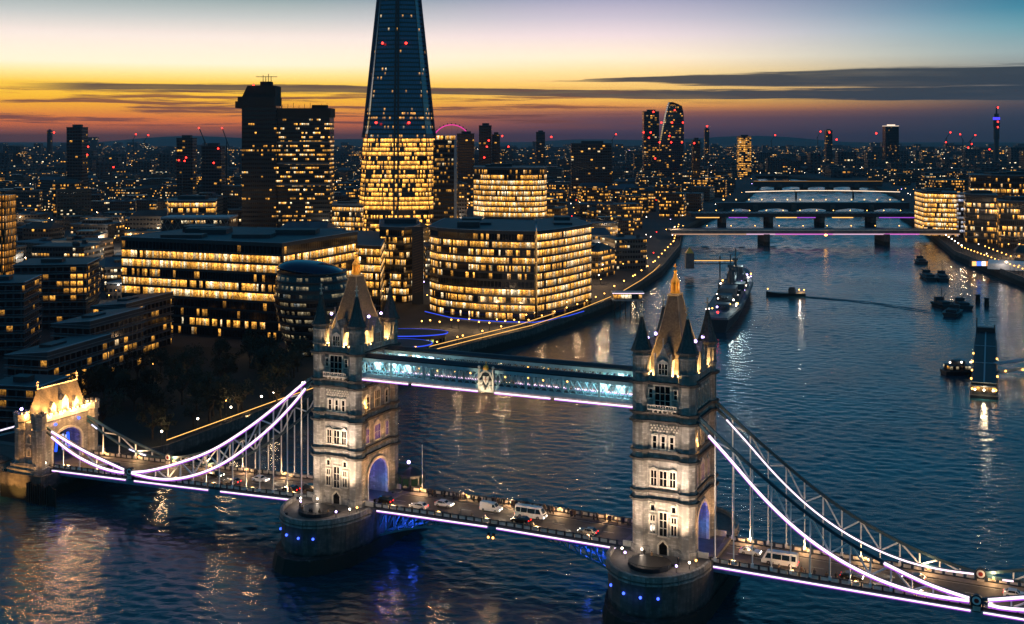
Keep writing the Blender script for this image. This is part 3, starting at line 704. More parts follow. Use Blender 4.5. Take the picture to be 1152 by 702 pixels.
# ------------------------------------------------------------------ high walkways
WZ0, WZ1 = 42.2, 46.4
M['lattice'] = pbr('pale_lattice_paint', (150,186,190), .5, var=.12)
def build_walkway(yc, label, outer):
    t = bthing('high_walkway', label, 'walkway', 0, yc, 0, 'high level walkways')
    x0, x1, hw = 6.0, 76.3, 1.8; cam_ = lambda x: 0.
    mb = MB(); mb.box(x0, x1, -hw, hw, WZ0, WZ0+.3); mb.build('floor', M['dark_steel'], t)
    mb = MB(); mb.prism([(x0,-hw-.1),(x1,-hw-.1),(x1,hw+.1),(x0,hw+.1)], WZ1, WZ1+.35, 0, 0); mb.prism([(x0,-hw+.3),(x1,-hw+.3),(x1,hw-.3),(x0,hw-.3)], WZ1+.35, WZ1+.8, 0, 0, top=[(x0,-.5),(x1,-.5),(x1,.5),(x0,.5)])
    mb.build('roof', M['roofdark'], t)
    for s in (-1, 1):
        y = s*hw; mb = MB()
        mb.box(x0, x1, y-.18, y+.18, WZ0-.35, WZ0+.55); mb.box(x0, x1, y-.18, y+.18, WZ1-.75, WZ1)
        n = 40; dx = (x1-x0)/n
        for i in range(n):
            a, b_ = x0+i*dx, x0+(i+1)*dx; za, zb = WZ0+.5, WZ1-.7; zm = (za+zb)/2; xm = (a+b_)/2
            mb.bar((a,y,za),(b_,y,zb),.2,.16); mb.bar((a,y,zb),(b_,y,za),.2,.16)
        for i in range(0, n+1, 5): mb.box(x0+i*dx-.22, x0+i*dx+.22, y-.24, y+.24, WZ0-.3, WZ1)
        tr = mb.build('lattice_truss', M['lattice'], t)
        mb = MB(); mb.box(x0, x1, y-.12, y+.12, WZ0-.78, WZ0-.36)
        for i in range(0, 93): mb.box(x0+i*.76, x0+i*.76+.14, y-.2, y+.2, WZ0-.95, WZ0-.36)
        mb.build('cornice', M['par_panel'], tr)
    s = -1 if outer else -1
    for a, b_ in ((x0+1., 19.6), (20.6, 38.0), (42.2, 56.), (57., x1-1.)):
        mb = MB(); mb.box(a, b_, -hw-.5, -hw-.28, WZ0-1.05, WZ0-.8); mb.build('strip_light', M['strip'], t)
        mb = MB(); mb.box(a, b_, -hw-.46, -hw-.3, WZ0-1.25, WZ0-1.08); mb.build('purple_strip', M['strip_purple'], t)
    # glass side, ceiling lamps
    for k in range(3):
        for xe in (x0+3.5+k*4.2, x1-3.5-k*4.2):
            mb = MB(); mb.box(xe-1.1, xe+1.1, .35, .75, WZ1-.95, WZ1-.82); lo = mb.build('ceiling_lamp', M['lampw' if k == 1 else 'lampv'], t)
            light('inside_light', 'POINT', (xe, .3, WZ1-1.5), 560 if k != 1 else 900, (.40,.88,1), lo, .25)
    mb = MB()
    for i in (0,1,2,14,15,16): mb.box(x0+2+i*4.15, x0+4.+i*4.15, hw-.28, hw-.24, WZ0+.9, WZ1-1.1)
    mb.build('inner_panel', M['white_steel'], t)
    for i in range(9):
        x = 22+i*4.6+RND.uniform(-.8,.8); mb = MB(); mb.ball((x, RND.uniform(-1,.6), WZ0+2.6), .17); mb.build('warm_lamp', M['lampo'], t)
    return t
build_walkway(-6.2, 'nearer high lattice walkway with a lit pink strip and a white crest', True)
build_walkway(5.4, 'farther high lattice walkway behind the one with the white crest', True)
# crest in the middle of the near walkway
t = bthing('crest', 'white carved coat of arms with gilded crown at the middle of the near walkway', 'crest', 40.1, -8.35, 41.3)
mb = MB(); mb.box(-2.0,2.0,-.25,.2,0,.5); mb.box(-2.0,-1.55,-.3,.2,.5,5.2); mb.box(1.55,2.0,-.3,.2,.5,5.2)
for s in (-1, 1):
    mb.ball((s*1.78,-.05,5.6),.36); mb.path([(s*1.6,-.1,3.2),(s*1.1,-.1,4.3),(s*.4,-.1,4.75),(0,-.1,5.2)], .4)
    mb.ball((s*1.0,-.2,1.2),.62,sz=1.1); mb.ball((s*1.15,-.2,2.2),.42,sz=1.4); mb.ball((s*.55,-.22,.85),.42)
mb.build('frame', M['stone_trim'], t)
mb = MB(); mb.box(-1.55,1.55,-.05,.1,.5,4.4); mb.build('backing', M['dark_steel'], t)
mb = MB(); mb.loft([[(-.75,y,3.6),(.75,y,3.6),(.7,y,2.6),(0,y,1.7),(-.7,y,2.6)] for y in (-.28,-.06)]); mb.build('shield', M['stone_trim'], t)
mb = MB(); mb.bar((-.6,-.2,2.9),(.6,-.2,2.9),.16,.3); mb.bar((0,-.2,2.0),(0,-.2,3.5),.16,.3); mb.build('shield_cross', pbr('faded_red', (150,70,50), .6), t)
mb = MB(); mb.ball((0,-.1,5.7),.6,sz=.9); mb.bar((0,-.1,6.0),(0,-.1,6.9),.2); mb.ring(10,.62,5.1,.66,5.5,0,0,-.1); mb.build('crown', M['gilt'], t)
light('crest_flood', 'SPOT', (0,-4.5,-1.2), 2600, (1,.85,.62), t, .3, (0,0,3), 70)

# ------------------------------------------------------------------ suspension chains
SL = [(-7,39.8),(-9.1,38.2),(-12.2,34.6),(-19,27.9),(-26.8,21.6),(-34.8,16.2),(-42.9,12.4),(-51.3,10.0),(-58.5,9.4),(-66,9.9)]
SU = [(-7,40.6),(-9.1,39.6),(-16,34.2),(-26.8,26.2),(-38.8,18.9),(-51.3,13.8),(-60,11.1),(-66,10.0)]
NL = [(89.3,39.4),(90.5,38.2),(95.8,33),(103.1,25.6),(110.1,19.8),(117,15.6),(123.7,12.8),(130.3,11.1),(136.7,10.5),(144.4,10.6)]
NU = [(89.3,40.6),(90.5,39.6),(95.8,35.2),(103.1,29.6),(110.1,24.5),(117,20.2),(123.7,16.9),(130.3,14.3),(136.7,12.3),(144.4,10.8)]
def chain(name, label, y, low, upp, litl, litu, n, soft='strip', low_panel=True):
    t = bthing(name, label, 'suspension chain', 0, y, 0, 'suspension chains of the bridge')
    low = sorted(low); upp = sorted(upp); xa, xb = low[0][0], low[-1][0]
    xs_ = [xa+(xb-xa)*i/(n*3) for i in range(n*3+1)]
    def cs(P, x):         # smooth curve through the measured points
        k = max(i for i in range(len(P)-1) if P[i][0] <= x+1e-6 or i == 0); p0, p1 = P[k], P[k+1]
        sl = lambda i: (P[min(i+1,len(P)-1)][1]-P[max(i-1,0)][1])/(P[min(i+1,len(P)-1)][0]-P[max(i-1,0)][0])
        h_ = p1[0]-p0[0]; s_ = (x-p0[0])/h_; m0, m1 = sl(k)*h_, sl(k+1)*h_
        return (2*s_**3-3*s_*s_+1)*p0[1]+(s_**3-2*s_*s_+s_)*m0+(-2*s_**3+3*s_*s_)*p1[1]+(s_**3-s_*s_)*m1
    lo_ = [(x, 0, cs(low, x)) for x in xs_]; up_ = [(x, 0, cs(upp, x)) for x in xs_]
    for nm, P in (('lower_chord', lo_), ('upper_chord', up_)):
        mb = MB(); mb.path(P, .5, .62); mb.build(nm, M['chain_blue'], t)
    for k in range(1, n):
        i = k*3; mb = MB()
        if up_[i][2]-lo_[i][2] > .7:
            mb.bar(lo_[i], up_[i], .3)
            if k < n-1: mb.bar(lo_[i] if k % 2 else up_[i], up_[i+3] if k % 2 else lo_[i+3], .3)
            mb.build('bracing', M['white_steel'], t)
        x = lo_[i][0]; z = roadz(x)+.9
        if lo_[i][2]-z > .8:
            mb = MB(); mb.bar((x,0,z),(x,0,lo_[i][2]-.2),.22); mb.box(x-.28,x+.28,-.28,.28,z-.2,z+.5); mb.build('hanger', M['white_steel'], t)
    side = -1 if y < 0 else -1
    for P, seg, nm in ((lo_, litl, 'lower'), (up_, litu, 'upper')):
        for a, b_ in seg:
            Q = [p for p in P if min(a,b_) <= p[0] <= max(a,b_)]
            if len(Q) > 1:
                for sd in (-1, 1):
                    if sd == 1 and y < 0: continue
                    mb = MB(); mb.path([(p[0], sd*.4, p[2]-.02) for p in Q], .24, .5 if y < 0 else .28); mb.build('strip_light', M[soft], t)
                    if y < 0: mb = MB(); mb.path([(p[0], sd*.38, p[2]-.47) for p in Q], .16, .22); mb.build('purple_strip', M['strip_purple'], t)
    return t
def pin(x, y, z, label):
    t = bthing('chain_pin', label, 'link pin', x, y, z, 'link pins of the suspension chains')
    mb = MB()
    ang = [i*math.pi/8 for i in range(16)]
    mb.loft([[(1.05*math.cos(a), yy, 1.05*math.sin(a)) for a in ang] for yy in (-.5,.5)]); mb.box(-.8,.8,-.45,.45,-2.2,-.6); mb.build('link', M['dark_steel'], t)
    for s in (-1, 1):
        mb = MB(); mb.loft([[(.8*math.cos(a), s*yy, .8*math.sin(a)) for a in ang] for yy in (.5,.62)]); r = mb.build('roundel', M['white_steel'], t)
        mb = MB(); mb.loft([[(.45*math.cos(a), s*yy, .45*math.sin(a)) for a in ang] for yy in (.62,.66)]); mb.build('red_boss', pbr('red_boss_paint', (140,30,24), .5), r)
        mb = MB(); mb.box(-.7,.7,*sorted((s*.46,s*.56)),-2.0,-1.1); mb.build('plate', M['par_panel'], t)
    return t
CH = 7.5
def runs(a, b_, n, gap): 
    L = (b_-a)/n; return [(a+i*L+gap/2, a+(i+1)*L-gap/2) for i in range(n)]
chain('suspension_chain', 'left span near chain, bright white strips on both chords, dropping from the left tower', -CH, SL, SU, [(-66,-9)], [(-66,-9)], 14)
chain('suspension_chain', 'left span far chain, pale unlit crescent truss behind the bright white one', CH, SL, SU, [], [], 14)
chain('suspension_chain', 'right span near chain with pink strip along its lower chord, dropping from the right tower', -CH, NL, NU, [(91.2,144)], [(126.5,144)], 14)
chain('suspension_chain', 'right span far chain, pale open truss with one thin pink strip', CH, NL, NU, [(91.2,144)], [], 14)
Lr = [(-66,9.9),(-69.5,9.6),(-76.7,10.2),(-85.8,12.6),(-96.1,17.4)]; Ur = [(-66,10.1),(-69.5,10.8),(-83.1,14.2),(-96.1,18.6)]
chain('suspension_chain', 'short near chain rising left to the gatehouse, both chords lit white', -CH, Lr, Ur, [(-95,-67.5)], [(-95,-67.5)], 5)
chain('suspension_chain', 'short far chain rising left to the gatehouse, dim with a broken strip', CH, Lr, Ur, runs(-95,-68,6,1.6), [], 5, 'strip_soft')
Rl = [(144.4,10.6),(149,10.2),(156,11.0),(165,13.6),(175,18)]; Ru = [(144.4,10.8),(149,11.9),(162,15.2),(175,19.2)]
chain('suspension_chain', 'short near chain rising right from the low link at the lower right corner', -CH, Rl, Ru, [(146,174)], [(146,174)], 5)
chain('suspension_chain', 'short far chain rising right behind the red roundel at the right edge', CH, Rl, Ru, runs(146,174,5,1.2), [], 5)
pin(-66, -CH, 10.2, 'low link pin lit beside the near parapet of the left span'); pin(-66, CH, 10.2, 'low link pin with ring on the far parapet of the left span')
pin(144.4, -CH, 10.8, 'low link pin in the bright strips at the lower right corner'); pin(144.4, CH, 10.8, 'low link pin with white ring and red boss on the far parapet at right')
t = bthing('land_tie', 'lit straight anchor tie running down to the left from the gatehouse', 'anchor tie', 0, -CH, 0)
mb = MB(); mb.bar((-106,0,18.4),(-140,0,8.2),.5,.7); mb.bar((-106,0,16.9),(-140,0,7.4),.5,.5); mb.build('tie_bar', M['blue_steel'], t)
mb = MB(); mb.bar((-106,-.38,18.4),(-140,-.38,8.2),.16,.34); mb.build('strip_light', M['strip'], t)

# ------------------------------------------------------------------ gatehouse at the left end of the bridge
t = bthing('gatehouse', 'stone gatehouse with steep golden lit roof and arch at the left end of the bridge', 'gatehouse', -100, 0, 0)
mb = MB()
ar = [(-5.6,7.5),(-5.6,13.0)]+[(-5.6*math.cos(a*math.pi/12), 13.0+4.2*math.sin(a*math.pi/12)) for a in range(1,7)]
ar += [(-y, z) for y, z in ar[-2::-1]]
for s in (-1, 1): mb.box(-3.6, 3.6, *sorted((s*5.6, s*10.2)), 8.0, 20.2)
for (y0,z0),(y1,z1) in zip(ar, ar[1:]):
    if abs(y1-y0) > 1e-6: 
        mb.face([(3.6,y0,z0),(3.6,y1,z1),(3.6,y1,20.2),(3.6,y0,20.2)]); mb.face([(-3.6,y1,z1),(-3.6,y0,z0),(-3.6,y0,20.2),(-3.6,y1,20.2)]); mb.face([(-3.6,y0,z0),(-3.6,y1,z1),(3.6,y1,z1),(3.6,y0,z0)])
        mb.face([(-3.6,y0,20.2),(3.6,y0,20.2),(3.6,y1,20.2),(-3.6,y1,20.2)])
wl = mb.build('wall', M['stone'], t)
mb = MB()
for (y0,z0),(y1,z1) in zip(ar, ar[1:]): mb.bar((3.75,y0,z0),(3.75,y1,z1), .7, .6)
mb.build('arch_moulding', M['stone_trim'], t)
mb = MB()
for s in (-1, 1): mb.box(-5.2, 5.2, *sorted((s*7.6, s*13.2)), -2, 8.0); mb.box(-4.6, 4.6, *sorted((s*7.8, s*12.6)), 8.0, 9.0)
mb.build('base', M['stone'], t)
for s in (-1, 1):
    for x in (-3.3, 3.3):
        mb = MB(); mb.prism(octo(x, s*9.8, 1.7), 8.0, 21.0); mb.prism(octo(x, s*9.8, 2.0), 18.2, 18.7); mb.prism(octo(x, s*9.8, 2.05), 20.6, 22.4)
        for k in range(8): a = k*math.pi/4; mb.box(x+1.8*math.cos(a)-.3, x+1.8*math.cos(a)+.3, s*9.8+1.8*math.sin(a)-.3, s*9.8+1.8*math.sin(a)+.3, 22.4, 23.0)
        mb.build('turret', M['stone'], t)
mb = MB(); mb.box(-3.9, 3.9, -8.0, 8.0, 20.2, 20.7)
for x in (-3.7, 3.7):
    mb.box(x-.2, x+.2, -8, 8, 20.7, 21.6)
    for k in range(10): mb.box(x-.2, x+.2, -7.8+k*1.62, -7.0+k*1.62, 21.6, 22.2)
mb.build('parapet', M['stone_trim'], t)
mb = MB(); lv = [(20.7,3.2,8.4),(22.6,2.5,8.0),(25.5,1.35,7.55),(28.9,.12,7.2)]
mb.loft([[(-a,-b_,z),(a,-b_,z),(a,b_,z),(-a,b_,z)] for z, a, b_ in lv]); rf = mb.build('roof', M['slate'], t)
mb = MB(); mb.bar((0,-7.3,28.95),(0,7.3,28.95),.3,.35)
for s in (-1, 1): mb.bar((0,s*7.2,28.9),(0,s*7.2,31.2),.2); mb.ball((0,s*7.2,30.2),.36); mb.bar((0,s*7.2-.5,30.8),(0,s*7.2+.5,30.8),.16)
mb.build('ridge', M['stone_trim'], rf)
for y in (-4.2, 0, 4.2):
    mb = MB(); hw = .9 if y else 1.2; hh = 23.6 if y else 24.8
    A = [(3.0,y-hw,20.7),(3.0,y+hw,20.7),(3.0,y+hw,hh),(3.0,y,hh+1.5),(3.0,y-hw,hh)]; B_ = [(.6,p[1],p[2]) for p in A]
    mb.face(A)
    for i in range(5): mb.face([A[i],B_[i],B_[(i+1)%5],A[(i+1)%5]])
    d_ = mb.build('dormer', M['stone'], rf)
for y in (-6.6,-2.2,2.2,6.6):
    mb = MB(); mb.box(3.2,3.5,y-.2,y+.2,20.75,21.1); lo = mb.build('roof_lamp', M['lampo'], t); light('flood', 'POINT', (5.6,y,22.8), 2300, (1,.54,.20), lo, .5); light('roof_flood', 'SPOT', (5.6,y,20.9), 36000, (1,.44,.11), lo, .3, (.9,y,26.3), 80, .8)
light('flood', 'POINT', (0,-10.4,22.2), 3000, (1,.5,.15), t, .3); light('roof_flood', 'SPOT', (0,-11.6,22.8), 15000, (1,.44,.11), t, .3, (0,-7.4,26), 70)
light('base_flood', 'SPOT', (.5,-21,2.0), 9000, (1,.46,.11), t, .4, (0,-12.8,4.5), 64); light('base_flood', 'SPOT', (7.5,-15,7.6), 1800, (1,.52,.2), t, .4, (2,-10,16), 90)
for y, c in ((-3.2,'lampb'),(0.,'lampv'),(2.8,'lampb')):
    pass
mb = MB()
for y in (-2.3, 1.9): mb.path([(2.2, y*(1.2-.05*k), 10.6+.75*k) for k in range(7)], .5)
mb.build('arch_light_fin', emit('blue_fin', (40,80,255), 2.2), t)
mb = MB(); mb.path([(2.4, -.3, 10.6+.75*k) for k in range(7)], .4); mb.path([(2.4, .8, 10.9+.75*k) for k in range(6)], .3); mb.build('arch_light_fin', M['fin'], t)
light('arch_flood', 'POINT', (1.5,0,14.5), 500, (.02,.06,1), t, .4)
for y in (-4.6, 4.0):
    mb = MB(); mb.ball((4.1,y,18.9),.4); mb.build('blue_lamp', M['lampb'], t)
mb = MB(); mb.ball((4.0,-8.7,9.2),.55); mb.build('white_lamp', M['lampw'], t); light('corner_flood', 'POINT', (4.8,-9.0,9.2), 260, (1,.85,.75), t, .3)
mb = MB(); mb.ball((-3.3,-9.8,23.6),.42); mb.build('violet_lamp', M['lampv'], t)
for z in (11.0, 14.5):
    window(t, 'e', 0, z, .9, 1.8, 2, 1, True, fn=lambda u, n: (u, -10.2-n))
tp = bthing('stair_kiosk', 'small stone stair kiosk lit orange beside the gatehouse base, at the left edge', 'kiosk', -108.5, -12.5, 0)
mb = MB(); mb.box(-1.9,1.9,-1.9,1.9,-1,9.2); mb.build('wall', M['stone'], tp)
mb = MB(); mb.prism([(-2.3,-2.3),(2.3,-2.3),(2.3,2.3),(-2.3,2.3)],9.2,9.5); mb.prism([(-2.2,-2.2),(2.2,-2.2),(2.2,2.2),(-2.2,2.2)],9.5,11.4,top=[(-.1,-.1),(.1,-.1),(.1,.1),(-.1,.1)]); mb.build('roof', M['slate'], tp)
window(tp, 'e', 0, 5.4, 1.2, 1.9, 2, 1, False, fn=lambda u, n: (u, -1.9-n)); window(tp, 'p', 0, 5.4, 1.2, 1.9, 2, 1, False, fn=lambda u, n: (1.9+n, u))
light('flood', 'POINT', (2.2,-4.6,4.6), 700, (1,.48,.13), tp, .3)
mb = MB()
for k in range(26):
    y = -14.6+.3*math.sin(k*3.); mb.bar((-96+k*.42, y, -2), (-96+k*.42, y, 5.2+.5*math.sin(k*7.)), .32)
tag(mb.build('timber_piling', M['bark'], None, BW(0,0,0), -PH), 'row of dark timber piles along the river wall below the gatehouse', 'piling')
# approach road behind the gatehouse
mb = MB(); mb.box(-150,-94,-4.9,4.9,6.2,7.5); o = tag(mb.build('approach_road', M['road'], None, BW(0,0,0), -PH), kind='structure')
mb = MB(); mb.box(-150,-94,-7.6,-4.9,6.2,7.64); mb.box(-150,-94,4.9,7.6,6.2,7.64); tag(mb.build('approach_pavement', M['foot'], None, BW(0,0,0), -PH), kind='structure')

# ------------------------------------------------------------------ traffic
def vehicle(name, cat, body, L, Wd, prof, glass, flip=False, wr=.33, axle=(.19,.8), roofm=None):
    """prof: side outline (x along, z up), glass: (x0,x1,z0,z1, inset) side windows"""
    t = thing(name, 'x', cat); hw = Wd/2
    def half(z): return hw if z < .95 else hw-(z-.95)*.22
    mb = MB(); secs = []
    A = [(x, -half(z), z) for x, z in prof]; B_ = [(x, half(z), z) for x, z in prof]
    mb.face(A); mb.face(B_[::-1])
    for i in range(len(A)): j = (i+1) % len(A); mb.face([A[i], B_[i], B_[j], A[j]])
    bo = mb.build('body', M[body], t)
    mb = MB()
    for s in (-1, 1):
        for x0, x1, x2, x3, z0, z1 in glass:
            P = [(x0, s*(half(z0)+.012), z0),(x1, s*(half(z0)+.012), z0),(x2, s*(half(z1)+.012), z1),(x3, s*(half(z1)+.012), z1)]
            mb.face(P if s < 0 else P[::-1])
    mb.build('side_window', M['pane'], t)
    for i in range(len(prof)):      # wind screen and rear window: the steep upper edges of the outline
        (xa, za), (xb, zb) = prof[i], prof[(i+1) % len(prof)]
        if min(za, zb) > .8 and abs(zb-za) > .3:
            dx, dz = xb-xa, zb-za; l_ = math.hypot(dx, dz); nx, nz = dz/l_*.015, -dx/l_*.015
            f = lambda k, s: (xa+dx*k+nx, s*(half(za+dz*k)-.12), za+dz*k+nz)
            mb = MB(); mb.face([f(.1,-1), f(.1,1), f(.9,1), f(.9,-1)]); mb.build('windscreen', M['pane'], t)
    for ax in axle:
        for s in (-1, 1):
            x = -L/2+L*ax; mb = MB(); a = [i*math.pi/7 for i in range(14)]
            mb.loft([[(x+wr*math.cos(k), yy, wr+wr*math.sin(k)) for k in a] for yy in (s*(hw-.2), s*(hw+.02))]); wo = mb.build('wheel', M['tyre'], t)
            mb = MB(); mb.loft([[(x+wr*.6*math.cos(k), yy, wr+wr*.6*math.sin(k)) for k in a] for yy in (s*(hw+.02), s*(hw+.035))]); mb.build('rim', M['rim'], wo)
    for s in (-1, 1):
        mb = MB(); mb.box(L/2-.08, L/2+.03, *sorted((s*(hw-.12), s*(hw-.5))), .58, .78); mb.build('headlight', M['head'], t)
        mb = MB(); mb.box(-L/2-.03, -L/2+.08, *sorted((s*(hw-.1), s*(hw-.42))), .68, .92); mb.build('tail_light', M['tail'], t)
    return t
def car_prof(L): h = L/2; return [(-h,.25),(h,.25),(h,.72),(h-.15,.86),(h-1.25,.98),(h-2.0,1.42),(-h+1.0,1.46),(-h+.25,1.0),(-h,.92)]
def car_glass(L): h = L/2; return [(h-1.45,-0+.1,.1,h-2.0,1.0,1.38),(0.0,-h+.7,-h+1.05,0.0,1.0,1.38)]
def mk_car(c): return vehicle('car', 'car', c, 4.4, 1.8, car_prof(4.4), car_glass(4.4))
def mk_cab(): return vehicle('taxi_cab', 'taxi', 'car_black', 4.6, 1.8, [(-2.3,.25),(2.3,.25),(2.3,.8),(2.2,.95),(1.15,1.05),(.7,1.75),(-1.7,1.8),(-2.2,1.2),(-2.3,1.0)], [(.95,-.2,-.2,.65,1.05,1.66),(-.3,-1.9,-1.65,-.3,1.05,1.66)])
def mk_van(): return vehicle('van', 'van', 'car_white', 5.2, 1.95, [(-2.6,.28),(2.6,.28),(2.6,.85),(2.45,1.05),(1.75,1.2),(1.1,2.05),(-2.5,2.15),(-2.6,1.9)], [(1.6,.7,.7,1.15,1.2,1.85)])
def mk_minibus(): return vehicle('minibus', 'minibus', 'car_white', 7.4, 2.2, [(-3.7,.3),(3.7,.3),(3.7,1.0),(3.5,1.3),(2.8,2.6),(2.4,2.75),(-3.6,2.8),(-3.7,2.5)], [(3.0,1.6,1.6,2.5,1.35,2.35),(1.45,-.4,-.4,1.45,1.35,2.35),(-.55,-2.1,-2.1,-.55,1.35,2.35),(-2.25,-3.4,-3.4,-2.25,1.35,2.35)], wr=.4)
def mk_bus(): return vehicle('coach', 'bus', 'car_white', 9.6, 2.5, [(-4.8,.35),(4.8,.35),(4.8,1.1),(4.7,1.4),(4.5,3.0),(4.2,3.2),(-4.7,3.2),(-4.8,2.9)], [(4.4,2.4,2.4,4.35,1.4,2.6)]+[(2.2-k*1.75,.6-k*1.75,.6-k*1.75,2.2-k*1.75,1.4,2.6) for k in range(4)], wr=.48)
def park(t, x, y, label, rev=False, beam=True):
    t.location = BW(x, y, roadz(x)+.004 if abs(x) > 9.5 else PIER_Z+.065); t.rotation_euler = (0, 0, -PH + (math.pi if rev else 0)); t['label'] = label
    if beam: light('head_beam', 'SPOT', (2.6, 0, .75), 1500, (1,.93,.82), t, .15, (13,0,0), 55)
park(mk_cab(), 9.8, -3.2, 'black cab leaving the arch of the left tower with red tail lights', True)
c0 = mk_car('car_white'); park(c0, 19.7, -3.4, 'white car with warm tail lights, first in front of the left tower', True)
c1 = mk_car('car_white'); park(c1, 24.6, .4, 'white car on the far lane between the left tower and the white van')
park(mk_van(), 36.5, 1.6, 'white panel van in the middle of the opening span')
park(mk_minibus(), 47.0, 1.2, 'white minibus with dark windows in the middle of the opening span')
park(mk_car('car_black'), 46.4, -3.0, 'black car on the near lane beside the white minibus', True)
park(mk_car('car_grey'), 63.0, -3.2, 'grey car with a pale roof near the right tower', True)
park(mk_minibus(), 105.6, -1.6, 'white minibus in the right side span behind the pink lit chain', True)
park(mk_car('car_white'), 98.6, 1.6, 'white car just ahead of the minibus, beside the right tower')
park(mk_car('car_black'), 120.5, -3.2, 'dark car with bright headlights behind the minibus, in the right side span')
park(mk_car('car_grey'), 132.0, 1.8, 'grey car farther right on the right side span, red tail lights', True)
park(mk_car('car_white'), 151.0, 1.8, 'white car beside the low link at the lower right corner')
park(mk_cab(), 160.0, -2.6, 'black cab at the lower right edge of the frame', True)
park(mk_car('car_black'), -17.5, -3.0, 'black car with orange tail lights next to the left tower', True)
park(mk_cab(), -12.3, -1.4, 'black cab about to enter the arch of the left tower')
park(mk_car('car_grey'), -36.5, -2.2, 'grey car with red tail lights halfway along the left side span', True)
park(mk_car('car_white'), -30.5, 1.8, 'white car with headlights behind the hangers of the left side span')
park(mk_car('car_black'), -45.0, 1.6, 'dark car near the low link of the left side span')
park(mk_cab(), -76, -2.5, 'black cab coming through the gatehouse towards the bridge')

# ------------------------------------------------------------------ people on the footways
def body_mesh(stride, arm):
    V = [(0,0,.95),(0,0,1.2),(0,0,1.42),(0,.0,1.52),(0,.02,1.66),(0,.02,1.74)]
    E_ = [(0,1),(1,2),(2,3),(3,4),(4,5)]; Rr = [.14,.13,.14,.055,.095,.06]
    def add(par, pts):
        for p, r in pts: V.append(p); Rr.append(r); E_.append((par, len(V)-1)); par = len(V)-1
    for s in (-1, 1):
        add(0, [((s*.10,0,.88),.10),((s*.10,s*stride*.5+.04,.48),.07),((s*.10,s*stride,.09),.045),((s*.10,s*stride+.13,.04),.04)])
        add(2, [((s*.2,0,1.38),.065),((s*.25,-s*arm*.5,1.12),.05),((s*.24,-s*arm+.06,.88),.04),((s*.23,-s*arm+.08,.79),.035)])
    me = bpy.data.meshes.new('person'); me.from_pydata(V, E_, []); o = bpy.data.objects.new('tmp', me); col.objects.link(o)
    md = o.modifiers.new('s', 'SKIN'); 
    for sv, r in zip(me.skin_vertices[0].data, Rr): sv.radius = (r, r*.8)
    me.skin_vertices[0].data[0].use_root = True
    su = o.modifiers.new('u', 'SUBSURF'); su.levels = 1
    dg = bpy.context.evaluated_depsgraph_get(); me2 = bpy.data.meshes.new_from_object(o.evaluated_get(dg))
    bpy.data.objects.remove(o); me2.materials.clear(); me2.materials.append(M['skin']); me2.polygons.foreach_set('use_smooth', [True]*len(me2.polygons))
    return me2
def make_person(stride, arm, coat):
    o = bpy.data.objects.new('person', body_mesh(stride, arm)); col.objects.link(o)
    o['category'] = 'person'; o['label'] = 'x'
    mb = MB(); mb.lathe(10, [(.26,.55),(.22,.95),(.19,1.1),(.24,1.36),(.2,1.45),(.08,1.5)]); c = mb.data('coat', coat, True)
    for v in c.vertices: v.co.y *= .72
    co = bpy.data.objects.new('coat', c); col.objects.link(co); co.parent = o
    for s in (-1, 1):
        mb = MB(); mb.bar((s*.1, s*stride*.5+.04, .5), (s*.1, s*stride, .08), .15); mb.bar((s*.1,0,.9),(s*.1, s*stride*.5+.04,.5), .19); mb.build('trouser_leg', M['cloth'], o)
        mb = MB(); mb.bar((s*.2,0,1.4),(s*.25,-s*arm*.5,1.12),.15); mb.bar((s*.25,-s*arm*.5,1.12),(s*.24,-s*arm+.06,.9),.12); mb.build('sleeve', coat, o)
    mb = MB(); mb.ball((0,-.01,1.69),.115,sz=1.05); mb.build('hair', M['hair'], o)
    return o
coats = [M['cloth'], pbr('navy_coat', (28,32,52), .9), pbr('grey_coat', (70,68,66), .9), pbr('tan_coat', (110,86,60), .9)]
protos = [make_person(.22,.2,coats[0]), make_person(.04,.03,coats[1]), make_person(-.2,-.18,coats[2]), make_person(.05,.1,coats[3])]
used = set(); rp = random.Random(11)
def person(x, y, label, group, z=None):
    k = rp.randrange(4); p = protos[k]; loc = BW(x, y, (roadz(x)+.14) if z is None else z); rot = -PH + rp.choice((math.pi/2, -math.pi/2, 0, .4))
    if k in used: o = dup(p, loc, rot, label, group)
    else: used.add(k); o = p; o.location = loc; o.rotation_euler = (0,0,rot); o['label'] = label; o['group'] = group
    return o
for i in range(58):
    x = 12+58*rp.random()**.9
    person(x, rp.uniform(5.2, 6.9), 'person in dark clothing at the far parapet of the opening span', 'people on the far footway of the opening span')
for i in range(6): person(rp.uniform(15,68), rp.uniform(-6.9,-5.3), 'person walking on the near footway of the opening span', 'people on the near footway of the opening span')
for i in range(10): person(rp.uniform(103,122), rp.uniform(-6.8,-5.3), 'person walking on the near footway beside the minibus', 'people on the near footway by the minibus')
for i in range(14): person(rp.uniform(-60,-12), rp.choice((rp.uniform(5.2,6.8), rp.uniform(-6.8,-5.2))), 'person walking along the left side span', 'people on the left side span')
for i in range(8):
    a = rp.uniform(.3, 2.8); person(-.6+6.2*math.cos(a), -12.4-7*math.sin(a)*.9, 'person standing on the terrace of the left pier', 'people on the left pier', PIER_Z+.03)
for i in range(3): person(82.3+rp.uniform(-6,6), rp.uniform(-13.5,-11.5), 'person standing by the door of the right tower', 'people on the right pier', PIER_Z+.03)
for k in range(4):
    if k not in used: person(30+k, 6, 'person in dark clothing at the far parapet of the opening span', 'people on the far footway of the opening span')

